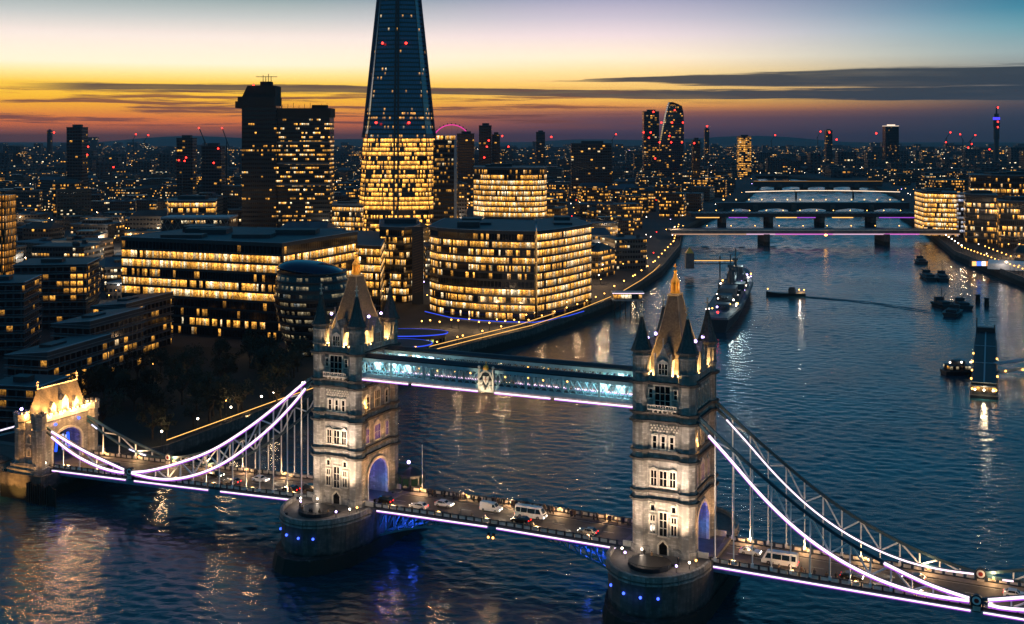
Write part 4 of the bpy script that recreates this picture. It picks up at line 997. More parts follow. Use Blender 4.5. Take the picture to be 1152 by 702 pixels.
# ------------------------------------------------------------------ the office quarter behind the bridge
W_BRIGHT = winmat('bright_offices', .9, 4.0, 1.0, 1.8, clump=.6, lo=.08, hi=.95, mx=.035, grp=2., even=.1, coolp=.5)
W_MIX = winmat('mixed_offices', .9, 4.0, .5, 1.8, clump=.95, lo=.08, hi=.95, mx=.035, grp=1.6, even=.1, coolp=.5)
W_SPARSE = winmat('sparse_offices', 1.5, 4.0, .12, 1.0, clump=.8, lo=.05, hi=.9)
W_DARK = winmat('dark_offices', 2.0, 4.0, .03, .6, clump=.2, lo=.05, hi=.9)
W_DIM = winmat('dim_offices', 2.2, 3.4, .45, .22, clump=.9, lo=.15, hi=.7, warm=(255,214,150))
BANDS = dict(b=W_BRIGHT, m=W_MIX, s=W_SPARSE, d=W_DARK, i=W_DIM)
def inset(poly, k):
    cx = sum(p[0] for p in poly)/len(poly); cy_ = sum(p[1] for p in poly)/len(poly); out = []
    for p in poly:
        d = math.hypot(p[0]-cx, p[1]-cy_); s = (d-k)/d; out.append((cx+(p[0]-cx)*s, cy_+(p[1]-cy_)*s))
    return out
def wallring(mb, poly, z0, z1, m=0):
    u = 0
    for a, b_ in zip(poly, poly[1:]+poly[:1]): mb.wall(a, b_, z0, z1, m, u); u += math.hypot(b_[0]-a[0], b_[1]-a[1])
    return mb
def office(name, label, cat, poly, z0, fh, code, slab='dark_steel', roof='roofdark', out=.35, plant=3, polyf=None, group=None, seed=1, over=0.):
    """code: one letter per storey from the ground up, each storey a glazed band with its own lit rooms"""
    cx = sum(p[0] for p in poly)/len(poly); cy_ = sum(p[1] for p in poly)/len(poly); rr_ = random.Random(seed)
    L = [(p[0]-cx, p[1]-cy_) for p in poly]; t = thing(name, label, cat, (cx, cy_, z0), 0, group)
    for k, ch in enumerate(code):
        q = polyf(L, k) if polyf else L; z = k*fh
        wallring(MB(), q, z+.45, z+fh).build('window_band', BANDS[ch], t)
        MB().prism(inset(q, -out), z+fh-.35, z+fh+.45-.002).build('floor_slab', M[slab], t)
    H_ = len(code)*fh; q = polyf(L, len(code)) if polyf else L
    mb = MB().prism(inset(q, -out-over), H_+.45, H_+1.5); r = mb.build('roof', M[roof], t)
    rim = inset(q, -out-over); mb = MB()
    for a, b_ in zip(rim, rim[1:]+rim[:1]): mb.bar((a[0],a[1],H_+1.55), (b_[0],b_[1],H_+1.55), .5, .25)
    mb.build('roof_edge', M['roofpale'], r)
    xs_ = [p[0] for p in q]; ys_ = [p[1] for p in q]
    for k in range(plant):
        a, b_ = rr_.uniform(.25,.75), rr_.uniform(.3,.75); x = min(xs_)+(max(xs_)-min(xs_))*a; y = min(ys_)+(max(ys_)-min(ys_))*b_; s1, s2 = rr_.uniform(4,11), rr_.uniform(4,9)
        mb = MB(); mb.box(x-s1, x+s1, y-s2, y+s2, H_+1.5, H_+rr_.uniform(2.6,4.6)); mb.build('roof_plant', M['roofdark'], r)
    return t
# long lit block at left
A_, B2 = at(137, 563), at(317, 530)
nx, ny = .366, .93
office('office_block', 'long office block with bright golden window rows, left of the dark oval glass building', 'office block',
       [A_, B2, (B2[0]+nx*70, B2[1]+ny*70), (A_[0]+nx*70, A_[1]+ny*70)], 6, 4.35, 'smsdbbsbbd', plant=6, seed=3)
# block behind it with the lit upper front
office('office_block', 'office block with broad dark roof and golden top floors behind the oval glass building', 'office block',
       [at(296,640), at(428,612), at(436,700), at(290,735)], 6, 4.3, 'ssmmbbmb', plant=5, seed=5)
# tower with dark rounded end
office('office_block', 'narrow office block with warm scattered windows and a dark rounded right end', 'office block',
       [at(427,660), at(455,652), at(466,660), at(472,676), at(471,700), at(462,716), at(428,716)], 6, 4.1, 'mmmmsmmmms', plant=2, seed=6)
t = thing('louvred_wall', 'dark tall louvred end wall with slanting golden slats, right end of the narrow office block', 'wall', at(470,650)+(6,))
mb = MB(); mb.box(-3.2,3.2,-.6,.6,0,43); mb.build('wall', M['dark_steel'], t)
mb = MB()
for k in range(24): mb.bar((-2.6,-.75,6+k*1.45),(2.6,-.75,7.8+k*1.45),.14,.14)
mb.build('slat', pbr('bronze', (120,80,40), .5), t)
# big curved block
cv_ = [(a*1.02, b_*1.02) for a, b_ in [(-43,612),(-38,601),(-28,592),(-17,585.5),(-5,581),(11.2,578.5)]]
office('office_block', 'large office block with a curved front of glowing golden floors beside the promenade', 'office block',
       cv_+[(13.3,663),(-39,681)], 6, 4.0, 'mbmbdmmbmbs', plant=4, seed=8, over=.4)
office('office_block', 'square ended office block of evenly lit floors, right of the curved golden block', 'office block',
       [(12.9,590.6),(20.4,599.8),(28.6,612),(43.4,639.5),(33.7,695),(13.7,673)], 6, 4.0, 'dbbbbbbbbbb', plant=2, seed=9)
mb = MB(); mb.box(-.5,.5,-.8,.8,0,45); 
# oval leaning glass building
t = thing('oval_building', 'dark oval glass building with a glossy blue domed top, behind the left bridge tower', 'office building', (-84.5, 506, 6))
W_OV = winmat('oval_glass', 1.3, 3.4, .5, .26, clump=1.1, lo=.1, hi=.62, warm=(255,226,170), cool=(200,220,230), wall=(8,16,22))
def ovl(z):
    u = z/35.; r = 12.2+6.2*math.sin(min(1.,u)*2.0)*.75 - (max(0, u-.62)*9.)**1.5*.28
    return r, -2.2*u
for k in range(10):
    z0_, z1_ = k*3.5, k*3.5+3.5; (r0, c0_), (r1, c1_) = ovl(z0_), ovl(z1_); mb = MB(); n = 40
    for i in range(n):
        a, b_ = 2*math.pi*i/n, 2*math.pi*(i+1)/n; f = lambda r, c_, q: (c_+r*math.cos(q), r*math.sin(q)*.95)
        p0, p1, p2, p3 = f(r0,c0_,a), f(r0,c0_,b_), f(r1,c1_,b_), f(r1,c1_,a)
        mb.face([p0+(z0_+.3,), p1+(z0_+.3,), p2+(z1_-.3,), p3+(z1_-.3,)], 0, [(i*2.4,0),(i*2.4+2.4,0),(i*2.4+2.4,3.4),(i*2.4,3.4)])
    mb.build('window_band', W_OV, t)
    mb = MB(); mb.ring(40, r1+.35, z1_-.3, r1+.35, z1_+.3, 0, c1_, 0, 0, True, True); mb.build('floor_slab', M['dark_steel'], t)
r_, c_ = ovl(35); mb = MB()
pr = [(r_+.3, 35.3), (r_*.93, 36.8), (r_*.7, 38.4), (r_*.4, 39.4), (.05, 39.8)]
secs = [[(c_+r*math.cos(2*math.pi*i/40)+(z-35)*-.3, r*.95*math.sin(2*math.pi*i/40), z - .10*r*math.cos(2*math.pi*i/40)) for i in range(40)] for r, z in pr]
mb.loft(secs); mb.build('domed_roof', pbr('blue_glass_dome', (14,44,66), .12, .6, var=.2), t, smooth=True)
# low curved pavilions with blue edge light
for (px, py, rx, ry, z, lab) in ((445,386,24,10,3.6,'low round pavilion with blue edge light and small green windows by the left tower'), (455,376,30,9,4.4,'low curved terrace with a long blue light line in front of the curved golden block')):
    gx, gy = gp(px, py, 10); t = thing('pavilion', lab, 'pavilion', (gx, gy, 6)); n = 40
    P = [(rx*.62*math.cos(2*math.pi*i/n), ry*math.sin(2*math.pi*i/n)) for i in range(n)]
    wallring(MB(), P, 0, z).build('window_band', winmat('pavilion_windows', 2.2, 3.6, .5, .9, warm=(205,225,110), cool=(255,210,120), lo=.3, hi=.75, mx=.2), t)
    MB().prism(inset(P, -.8), z, z+.5).build('roof', M['roofdark'], t)
    mb = MB(); Q = inset(P, -1.0); mb.path([(q[0],q[1],z+.35) for q in Q+Q[:1]], .3, .4); mb.build('edge_light', M['blue_strip'], t)
t = thing('blue_lit_kerb', 'blue light line along the foot of the curved golden block', 'light strip', (0, 590, 6))
P = [(-46,26),(-31,5),(-18,-3),(-5,-7.5),(11,-10),(20,-1),(29,11),(38,27)]
mb = MB(); mb.path([(a,b_,.95) for a, b_ in P], .3, .3); mb.build('strip_light', M['blue_strip'], t)
mb = MB(); mb.path([(a,b_,.4) for a, b_ in P], .8, .8); mb.build('kerb', M['concrete'], t)
# terrace lights at the foot of the curved block
for k in range(16):
    x = -44+k*4.6+RND.uniform(-1,1); y = min(576, 568+RND.uniform(-10,6)) if x < 4 else 581+(x-4)*1.25; x = min(x, xs(y)-2)
    t = thing('street_lamp', 'warm lamp on the promenade at the foot of the curved golden block', 'street lamp', (x, y, 6), 0, 'promenade lamps below the curved block')
    mb = MB(); mb.bar((0,0,0),(0,0,3.8),.16); mb.build('post', M['dark_steel'], t)
    mb = MB(); mb.ball((0,0,4.0),.36); mb.build('lamp_head', M['lampo'], t)
    if k % 3 == 0: light('glow', 'POINT', (0,0,4.6), 5200, (1,.62,.3), t, .4)

# ------------------------------------------------------------------ skyscraper
GLASS_B = winmat('tower_glass', 1.5, 3.8, -.13, .8, clump=.55, lo=.2, hi=.8, mx=.1, glassc=(40,88,124), wall=(6,20,32), coolp=.5, rough=.15, rowv=.62)
GLASS_L = winmat('tower_glass_lit', 1.3, 3.8, .6, 2.3, clump=.75, lo=.14, hi=.92, mx=.04, grp=1., even=.2, wall=(14,18,22), coolp=.2, rowv=1.0)
t = thing('glass_skyscraper', 'tallest tapering glass skyscraper, lower floors glowing, its top above the frame', 'skyscraper', at(449,1010)+(6,))
SS = 1010/1313.
def shard_poly(z):   # half width in px by picture height
    hw = interp(z, [(0,47),(25,45.5),(95,40),(100,38.5),(213,23),(330,4)])*SS
    return [(-hw,0),(-hw*.80,-hw*.62),(-hw*.05,-hw*.80),(hw*.05,-hw*.80),(hw*.80,-hw*.62),(hw,0),(hw*.7,hw*.75),(-hw*.7,hw*.75)]
fl = 3.8; nlev = 80
def shard_part(name, k0, k1, mat):
    mb = MB()
    for k in range(k0, k1):
        a, b_ = shard_poly(k*fl), shard_poly(k*fl+fl); u = 0
        for i in range(8):
            j = (i+1) % 8; L = math.hypot(a[j][0]-a[i][0], a[j][1]-a[i][1])
            mb.face([a[i]+(k*fl,), a[j]+(k*fl,), b_[j]+(k*fl+fl,), b_[i]+(k*fl+fl,)], 0, [(u,k*fl),(u+L,k*fl),(u+L,k*fl+fl),(u,k*fl+fl)]); u += L+3
    return mb.build(name, mat, t)
shard_part('lit_storeys', 0, 24, GLASS_L); shard_part('dark_storeys', 24, 28, GLASS_B); shard_part('half_lit_storeys', 28, 30, winmat('tower_glass_half', 1.5, 3.8, .3, 1.2, clump=.8, lo=.3, hi=.8, wall=(6,20,32), glassc=(40,88,124))); shard_part('upper_storeys', 30, 62, GLASS_B); shard_part('glass_crown', 62, 84, GLASS_B)
mb = MB()
for i in (0, 1, 2, 3, 4, 5): 
    mb.path([shard_poly(z)[i]+(z,) for z in range(0, 325, 12)], 1.5 if i in (2,3) else .6)
mb.build('edge_fin', M['dark_steel'], t)
for s in (0, 5):      # free glass blade at each side
    mb = MB(); P = [shard_poly(z)[s]+(z,) for z in range(92, 300, 8)]; sg = -1 if s == 0 else 1
    for p, q in zip(P, P[1:]): mb.face([(p[0],p[1],p[2]),(p[0]+sg*1.6,p[1]-1,p[2]),(q[0]+sg*1.6,q[1]-1,q[2]),(q[0],q[1],q[2])])
    mb.build('glass_blade', pbr('pale_glass', (110,130,150), .15, .3), t)
for k in range(24):    # floor edges of the lit part
    P = shard_poly(k*fl); mb = MB(); mb.prism(inset(P, -.35), k*fl-.3, k*fl+.35); mb.build('floor_slab', M['dark_steel'], t)
for px, py in ((427,138),(463,138),(433,48),(459,48)):
    z = 100-(py-152)*(1010-38*SS*.8)/1313-6; x = (px-449)*SS; mb = MB(); mb.ball((x,-42*SS*.8 if py > 100 else -30*SS*.8,z), 1.0); mb.build('red_beacon', M['lampr'], t)
# lower wings at its foot
office('office_block', 'low wing of lit floors stepping up to the left foot of the glass skyscraper', 'office block', [at(374,985), at(408,975), at(412,1030), at(376,1040)], 6, 4.2, 'mmbmbmmb', plant=1, seed=12)
W_GLS = winmat('blue_slab_glass', 1.5, 3.6, .22, .7, clump=.8, lo=.2, hi=.8, wall=(10,24,34))
t = thing('glass_slab', 'dark blue glass slab tower immediately right of the skyscraper', 'tower', at(501,960)+(6,))
mb = MB(); mb.box(-9.5,9.5,-8,8,0,90); mb.build('facade', W_GLS, t); mb = MB(); mb.box(-7,8,-6,6,90,93.5); mb.build('roof', W_BRIGHT, t)
mb = MB(); mb.box(7.6,9.8,-8.3,-7.9,0,90); mb.build('stair_fin', M['roofpale'], t)
# rounded golden block
P = [at(533,930), at(545,917), at(575,908), at(600,908), at(612,916), at(615,930), at(610,960), at(536,965)]
office('office_block', 'rounded office block right of the skyscraper with every floor glowing gold', 'office block', P, 6, 4.2, 'mbbbbbdbbbbbbbms', plant=2, seed=14)

# hospital tower
W_HOSP = winmat('hospital_windows', 1.7, 3.9, .40, 1.6, clump=.8, rowv=.7, grp=2., lo=.35, hi=.8, mx=.08, wall=(20,18,16), coolp=.5)
W_HOSPS = winmat('hospital_windows_sparse', 1.9, 3.9, .05, 1.1, clump=.7, rowv=.5, lo=.35, hi=.8, mx=.1, wall=(20,18,16), coolp=.3)
t = thing('hospital_tower', 'dark concrete hospital tower of two joined shafts with aerials on its crown', 'tower', at(322,1050)+(6,))
S_ = 1050/1313.
mb = MB(); mb.box(-46*S_,-8*S_,-14,14,0,120); mb.build('service_shaft', W_HOSPS, t)
mb = MB(); mb.box(-53*S_,-44*S_,-15,15,118,124); mb.box(-50*S_,-9*S_,-16,16,120,128); mb.prism([(-46*S_,-13),(-9*S_,-13),(-9*S_,13),(-46*S_,13)],128,138,0,0,top=[(-40*S_,-13),(-9*S_,-13),(-9*S_,13),(-40*S_,13)]); mb.box(-28*S_,-16*S_,-5,5,138,142); mb.build('crown', M['dark_concrete'], t)
mb = MB(); mb.box(-8*S_+.02,51*S_,-11,15,0,110); mb.build('ward_block', W_HOSP, t)
mb = MB(); mb.box(-8*S_+.05,52*S_,-12,16,110,118); mb.box(30*S_,46*S_,-6,6,118,121)
for k in range(9): mb.bar((-2+k*5,-8,118),(-2+k*5,-8,121+(k%3)),.3)
mb.build('top_storey', M['dark_concrete'], t)
mb = MB()
for x, h in ((-26,148),(-23,147),(-20,149),(-17,147)): mb.bar((x*S_,0,142),(x*S_,0,h),.5)
mb.bar((-34*S_,0,146.5),(-10*S_,0,146.5),.5); mb.build('aerial', M['dark_steel'], t)
mb = MB(); 
for z in (49, 68, 87): mb.box(-8*S_,51*S_,-11.6,-10.9,z,z+1.6)
mb.build('floor_edge', M['concrete'], t)
mb = MB(); mb.ball((-33*S_,-13.5,139),.9); mb.build('red_beacon', M['lampr'], t)

# lattice fronted block
t = thing('lattice_block', 'low block wrapped in a pale diagonal lattice, left of the hospital tower', 'office block', at(224,820)+(6,))
S2 = 820/1313.
mb = MB(); mb.box(-38*S2,38*S2,-10,14,0,36); mb.build('facade', winmat('lattice_block_windows', 1.4, 9.5, .5, 1.1, clump=.6, lo=.42, hi=.66, coolp=.7), t)
mb = MB()
for i in range(20):
    for k in range(9):
        x0, x1 = -38*S2+i*76*S2/20, -38*S2+(i+1)*76*S2/20; z0_, z1_ = k*4, k*4+4
        mb.bar((x0,-10.5,z0_),(x1,-10.5,z1_),.4) if (i+k) % 2 else mb.bar((x0,-10.5,z1_),(x1,-10.5,z0_),.4)
mb.build('lattice', pbr('pale_lattice', (96,96,92), .7), t)
mb = MB(); mb.box(-38.5*S2,38.5*S2,-11,14.5,36,37); mb.build('roof', M['roofpale'], t)
office('office_block', 'set back block with a few bright rows above the lattice fronted block', 'office block', [at(190,900), at(242,900), at(244,935), at(188,935)], 6, 4.2, 'ssssssmsmb', plant=1, seed=17)

# ------------------------------------------------------------------ flats at the left, park
def flats(label, p0, w_, d_, ang, z0, n, fh, code, lean=0., seed=0):
    t = thing('apartment_block', label, 'apartment block', (p0[0], p0[1], z0), ang)
    L = [(0,0),(w_,0),(w_,d_),(0,d_)]
    for k in range(n):
        wallring(MB(), L, k*fh+.3, k*fh+fh-.02).build('window_band', BANDS[code[k]], t)
        mb = MB(); mb.prism(inset(L, -1.3), k*fh+fh-.25, k*fh+fh+.1); mb.build('balcony_slab', M['concrete'], t)
        mb = MB(); q = inset(L, -1.2)
        for a, b_ in ((q[0],q[1]),(q[1],q[2])): mb.bar((a[0],a[1],k*fh+fh+1.1),(b_[0],b_[1],k*fh+fh+1.1),.1,.1)
        mb.build('balcony_rail', M['roofpale'], t)
    H_ = n*fh+.1; q = inset(L, -1.0); mb = MB()
    top = [(q[0],H_+.3),(q[1],H_+.3+lean),(q[2],H_+.3+lean),(q[3],H_+.3)]
    a = [(p[0],p[1],z) for p, z in top]; b_ = [(p[0],p[1],z+.7) for p, z in top]; mb.loft([a, b_]); 
    if lean: mb.face([(q[1][0],q[1][1],H_),(q[2][0],q[2][1],H_),a[2],a[1]]); mb.face([(q[0][0],q[0][1],H_),(q[1][0],q[1][1],H_),a[1],a[0]])
    r = mb.build('roof', M['roofdark'], t)
    mb = MB(); mb.bar(b_[1], b_[2], .7, .3); mb.bar(b_[0], b_[1], .3, .2); mb.build('roof_edge', M['roofpale'], r)
    mb = MB(); mb.box(w_*.3,w_*.6,d_*.3,d_*.55,H_+.8,H_+2.6); mb.build('roof_plant', M['roofdark'], r)
    return t
BANDS['f'] = winmat('flat_windows', 3.2, 3.3, .12, .8, clump=.5, lo=.12, hi=.85, mx=.12, coolp=.2, wall=(44,48,52))
BANDS['g'] = winmat('flat_windows_warm', 3.2, 3.3, .38, 1.0, clump=.5, lo=.12, hi=.85, mx=.12, coolp=.1, wall=(40,38,36))
p = at(-20, 500); flats('dark balconied apartment block at the left edge, above the stone gatehouse', (p[0],p[1]-8), 20, 26, R(8), 6, 9, 3.4, 'fffffffff')
p = at(16, 560); flats('balconied apartment block with warm corner windows, second from the left edge', p, 33, 30, R(8), 6, 9, 3.4, 'ffffggggf')
for i, (px, d, n, lab) in enumerate(((8,402,5,'nearest of three dark stepped apartment wings with slanted roofs behind the gatehouse'), (60,446,6,'middle of three dark stepped apartment wings with slanted roofs, beside the park'), (104,492,6,'farthest of three dark stepped apartment wings with slanted roofs, below the long lit office block'))):
    p = at(px, d); flats(lab, p, 16, 36, R(-14), 6, n, 3.5, 'ffgfff'[:n], 1.6)
p = at(-12, 372); flats('low plain apartment block with a few lit windows behind the gatehouse at the left edge', p, 17, 16, R(-12), 6, 4, 3.4, 'fgff')
t = thing('tower_block', 'slim tower block with glowing golden vertical fins at the left edge', 'tower', at(0,700)+(6,))
mb = MB(); mb.box(-8,6.2,-7,8,0,58); mb.build('facade', winmat('fin_tower_windows', .9, 4.2, .75, .9, clump=.5, mx=.25, lo=.1, hi=.92, warm=(255,165,60), wall=(40,24,12)), t)
mb = MB()
for k in range(9): mb.box(-8+k*1.7,-7.6+k*1.7,-7.5,-7,0,60)
mb.build('fin', pbr('golden_fin', (120,76,26), .5), t); mb = MB(); mb.box(-8.2,6.4,-7.2,8.2,60,61); mb.build('roof', M['roofdark'], t)

def leaf_crown(rr_, h, r, n):
    mb = MB(); cl = []
    for k in range(16): 
        a = rr_.uniform(0,6.28); q = r*math.sqrt(rr_.random()); cl.append((q*math.cos(a), q*math.sin(a), h*rr_.uniform(.45,1.0), rr_.uniform(.25,.5)*r))
    for k in range(n):
        c = cl[rr_.randrange(16)]; d = Vector((rr_.gauss(0,1), rr_.gauss(0,1), rr_.gauss(0,.8))); d = d.normalized()*c[3]*rr_.random()**.4
        p = Vector(c[:3])+d; u = Vector((rr_.gauss(0,1), rr_.gauss(0,1), rr_.gauss(0,1))).normalized(); v = u.orthogonal().normalized(); s = rr_.uniform(.22,.5)
        mb.face([p-u*s, p+v*s*.6, p+u*s, p-v*s*.6])
    return mb, cl
def make_tree(seed, h, r, n):
    rr_ = random.Random(seed); t = thing('broadleaf_tree', 'x', 'tree'); mb = MB()
    crown, cl = leaf_crown(rr_, h, r, n)
    mb.ring(7,.38,0,.22,h*.45)
    for c in cl: m_ = Vector((c[0]*.35, c[1]*.35, h*.5)); s0 = Vector((0,0,h*rr_.uniform(.25,.45))); mb.bar(s0, m_, .2); mb.bar(m_, c[:3], .11)
    mb.build('trunk', M['bark'], t); crown.build('crown', M['leaf'], t); return t
trees = [make_tree(s, h, r, n) for s, h, r, n in ((1,11,4.6,900),(2,13,5.2,1100),(3,9,3.8,700))]
tr_ = random.Random(5); placed = 0; tu = set()
while placed < 46:
    y = tr_.uniform(352, 512); x1 = xs(y)-6; x = tr_.uniform(x1-75, x1)
    if y > 430 and x < -165+(y-430)*.2: continue
    if x < -150 or (y > 462 and x > -66) or (abs(x+84.5) < 24 and abs(y-506) < 22): continue
    k = tr_.randrange(3); lab = 'dark leafy tree in the riverside park behind the bridge'; g = 'trees of the riverside park'
    if k in tu: o = dup(trees[k], (x,y,6), tr_.uniform(0,6), lab, g)
    else: tu.add(k); o = trees[k]; o.location = (x,y,6); o['label'] = lab; o['group'] = g
    s = tr_.uniform(.8,1.2); o.scale = (s,s,s); placed += 1
for x, y, lab in ((-77,402,'tree lit gold on the river wall right beside the left bridge tower'), (-88,392,'half lit tree on the river wall behind the near chain'),):
    o = dup(trees[2], (x-4,y,6), 1, lab); light('tree_uplight', 'SPOT', (x+2,y-6,6.6), 5200, (1,.66,.3), None, .3, (x-4,y,13), 90)
for x, y in ((-96,392),(-118,430),(-78,470),(-112,500),(-140,455)):  # lamps added to bring the park trees out of the dark
    t = thing('street_lamp', 'lamp post added to light the dark trees of the riverside park', 'street lamp', (x,y,6), 0, 'added lamps of the riverside park')
    mb = MB(); mb.lathe(6, [(.2,0),(.12,.8),(.08,4.6)]); mb.build('post', M['dark_steel'], t); mb = MB(); mb.ball((0,0,4.8),.26); mb.build('lamp_head', M['lampo'], t); light('glow', 'POINT', (0,0,5.3), 500, (1,.62,.32), t, .3)
# riverside walk: lit rail and lamps
def rail(label, pts, z, mat='strip_gold', wall=True):
    t = thing('lit_handrail', label, 'handrail', (pts[0][0],pts[0][1],z)); x0, y0 = pts[0]; Q = [(a-x0,b_-y0) for a, b_ in pts]
    mb = MB(); mb.path([(a,b_,1.15) for a, b_ in Q], .16, .22); mb.build('light_line', M[mat], t)
    mb = MB()
    for (a, b_), (c, d) in zip(Q, Q[1:]):
        L = math.hypot(c-a, d-b_); n = max(1, int(L/4))
        for k in range(n): mb.bar((a+(c-a)*k/n, b_+(d-b_)*k/n, 0),(a+(c-a)*k/n, b_+(d-b_)*k/n, 1.05), .12)
    mb.path([(a,b_,.6) for a, b_ in Q], .08); mb.build('rail', M['dark_steel'], t)
W1 = [(-104,351.5),(-81.2,405),(-60,450)]
W2 = [(-47.3,478.5),(-20.4,519.5),(9.5,563.6),(36,616),(56.3,664)]
rail('thin golden lit handrail along the river wall behind the left span', W1, 7)
rail('golden lit handrail along the promenade from the left tower towards the pier kiosk', W2, 7); 
rail('second golden line on the upper walk of the promenade below the curved block', [(a-5.5,b_+3) for a, b_ in W2[:4]], 7.0)
rail('golden lit wavy handrail farther along the south bank, beyond the pier kiosk', [(66,690),(82,740),(96,790),(105,828)], 7)
def lamp_row(pts, step, label, group, mat='lampo', h=4.6, r=.34, every=3, off=-1.5, power=1300):
    n = 0
    for (a, b_), (c, d) in zip(pts, pts[1:]):
        L = math.hypot(c-a, d-b_); k = 0
        while k*step < L:
            f_ = k*step/L; t = thing('street_lamp', label, 'street lamp', (a+(c-a)*f_+off, b_+(d-b_)*f_, 6), 0, group)
            mb = MB(); mb.lathe(6, [(.2,0),(.12,.8),(.08,h)]); mb.build('post', M['dark_steel'], t)
            mb = MB(); mb.ball((0,0,h+.2),r); mb.build('lamp_head', M[mat], t)
            if n % every == 0 and power: light('glow', 'POINT', (0,0,h+.8), power, (1,.66,.36), t, .3)
            n += 1; k += 1
lamp_row(W1, 17, 'lamp with pinkish glow on the river wall behind the left span', 'lamps on the river wall', 'lampw', every=2)
lamp_row(W2, 15, 'warm lamp on the lit promenade between the left tower and the pier kiosk', 'lamps on the promenade', 'lampo')
lamp_row([(62,690),(80,745),(103,828),(138,985),(172,1190)], 26, 'warm lamp on the south bank beyond the pier kiosk', 'lamps on the far south bank', 'lampo', r=.42, every=2)
lamp_row([(336,762),(357,938)], 9, 'golden lamp along the north quay near the lit stall', 'lamps on the north quay', 'lampo', r=.4, every=3, off=3)
lamp_row([(345,770),(372,938)], 13, 'orange lamp in the second row on the north quay', 'lamps on the north quay, second row', 'lampo', r=.42, every=3, off=8)
lamp_row([(360,945),(392,1078)], 20, 'white lamp on the north quay before the pink lit bridge', 'lamps before the pink lit bridge', 'lampw', r=.5, every=3, off=4)
# pier kiosk
gx, gy = gp(700, 338, 6); t = thing('pier_kiosk', 'white lit pier kiosk on timber legs at the end of the golden promenade', 'kiosk', (gx+3, gy, 6))
mb = MB(); mb.box(-9,9,-4,4,.2,1.0); mb.box(-9,9,-4,4,4.4,5.0); mb.build('deck', M['roofpale'], t)
mb = MB(); mb.box(-8,8,-3.4,3.4,1.0,4.4); mb.build('wall', winmat('kiosk_windows', 2, 3.4, .8, 1.2, coolp=.8), t)
mb = MB(); mb.box(-9,9,-4.2,-4.05,4.4,4.7); mb.build('strip_light', M['strip'], t)
for k in range(6):
    mb = MB(); mb.bar((-7.5+k*3,-3.5,-8),(-7.5+k*3,-3.5,.2),.5); mb.build('leg', M['bark'], t)

# ------------------------------------------------------------------ vessels
GREY = pbr('warship_grey', (62,74,82), .55, var=.3, scale=.2); GREYD = pbr('warship_dark_grey', (32,42,50), .6, var=.3, scale=.2)
def hull(mb, L, Bm, z0, z1, bow=.28, stern=.8, flare=1.0, sheer=0., n=14):
    secs = []
    for i in range(n+1):
        x = -L/2+L*i/n; u = i/n; wd = Bm/2*min(1., ((1-u)/bow)**.6 if u > 1-bow else 1.)*(stern+(1-stern)*min(1, u/.2)); wd = max(wd, .05)
        zt = z1+sheer*max(0, u-.55)**2*5
        secs.append([(x,-wd*.7,z0),(x,-wd*flare,zt),(x,wd*flare,zt),(x,wd*.7,z0)])
    return mb.loft(secs)
p0, p1 = Vector((104,592)), Vector((160,800)); ang = math.atan2(p1.y-p0.y, p1.x-p0.x); L = (p1-p0).length; mid = (p0+p1)/2
t = thing('warship', 'grey warship with gun turrets, tripod masts and deck lamps moored along the left bank', 'warship', (mid.x, mid.y, 0), ang)
hull(MB(), L, 19, -1, 6.5, .32, .6, 1.0, 2.5, 22).build('hull', GREYD, t)
mb = MB(); hull(mb, L*.97, 17.5, 6.0, 6.8, .32, .6, 1.0, 2.5, 22); mb.build('deck', GREY, t)
def gun(x, z, d):
    mb = MB(); mb.loft([[(x-4,-3.4,zz),(x+3*1.,-3.6,zz),(x+4.5,-2,zz),(x+4.5,2,zz),(x+3,3.6,zz),(x-4,3.4,zz)] if d > 0 else [(x+4,-3.4,zz),(x-3,-3.6,zz),(x-4.5,-2,zz),(x-4.5,2,zz),(x-3,3.6,zz),(x+4,3.4,zz)] for zz in (z, z+2.8)]); o = mb.build('gun_turret', GREY, t)
    for y in (-1.5,0,1.5): mb = MB(); mb.bar((x+d*4.3,y,z+1.6),(x+d*12,y,z+2.6),.45); mb.build('gun_barrel', GREY, o)
gun(L*.28, 7.2, 1); gun(L*.21, 9.6, 1); gun(-L*.25, 9.4, -1); gun(-L*.33, 6.9, -1)
mb = MB(); mb.box(-L*.19,L*.17,-6.5,6.5,6.8,9.6); mb.box(L*.06,L*.15,-5,5,9.6,15.5); mb.box(L*.08,L*.13,-4,4,15.5,19.5); mb.box(-L*.20,-L*.12,-4.5,4.5,9.6,14); mb.box(-L*.08,-L*.01,-7.5,7.5,9.6,13.5); mb.build('superstructure', GREY, t)
for x in (L*.045, -L*.05): mb = MB(); mb.lathe(12, [(2.6,9.6),(2.4,19.8),(2.0,20.4)], 0, x, 0); mb.ring(12,2.4,20.1,1,20.0,0,x,0); mb.build('funnel', GREY, t)
for x in (L*.075, -L*.10):
    mb = MB(); mb.bar((x,0,9),(x,0,31),.6); mb.bar((x-5,-3,9),(x,0,25),.4); mb.bar((x-5,3,9),(x,0,25),.4); mb.bar((x,-4,27),(x,4,27),.3); mb.box(x-1.6,x+1.6,-1.6,1.6,23.5,25); mb.build('tripod_mast', GREY, t)
for x in (-L*.14,-L*.02,L*.02,L*.10):
    for s in (-1,1): mb = MB(); mb.box(x-1.6,x+1.6,s*5.4-1.2,s*5.4+1.2,9.6,11.6); mb.bar((x+1.4,s*5.4-.5,10.8),(x+4,s*5.4-.5,11.4),.25); mb.bar((x+1.4,s*5.4+.5,10.8),(x+4,s*5.4+.5,11.4),.25); mb.build('small_gun', GREYD, t)
rs = random.Random(3)
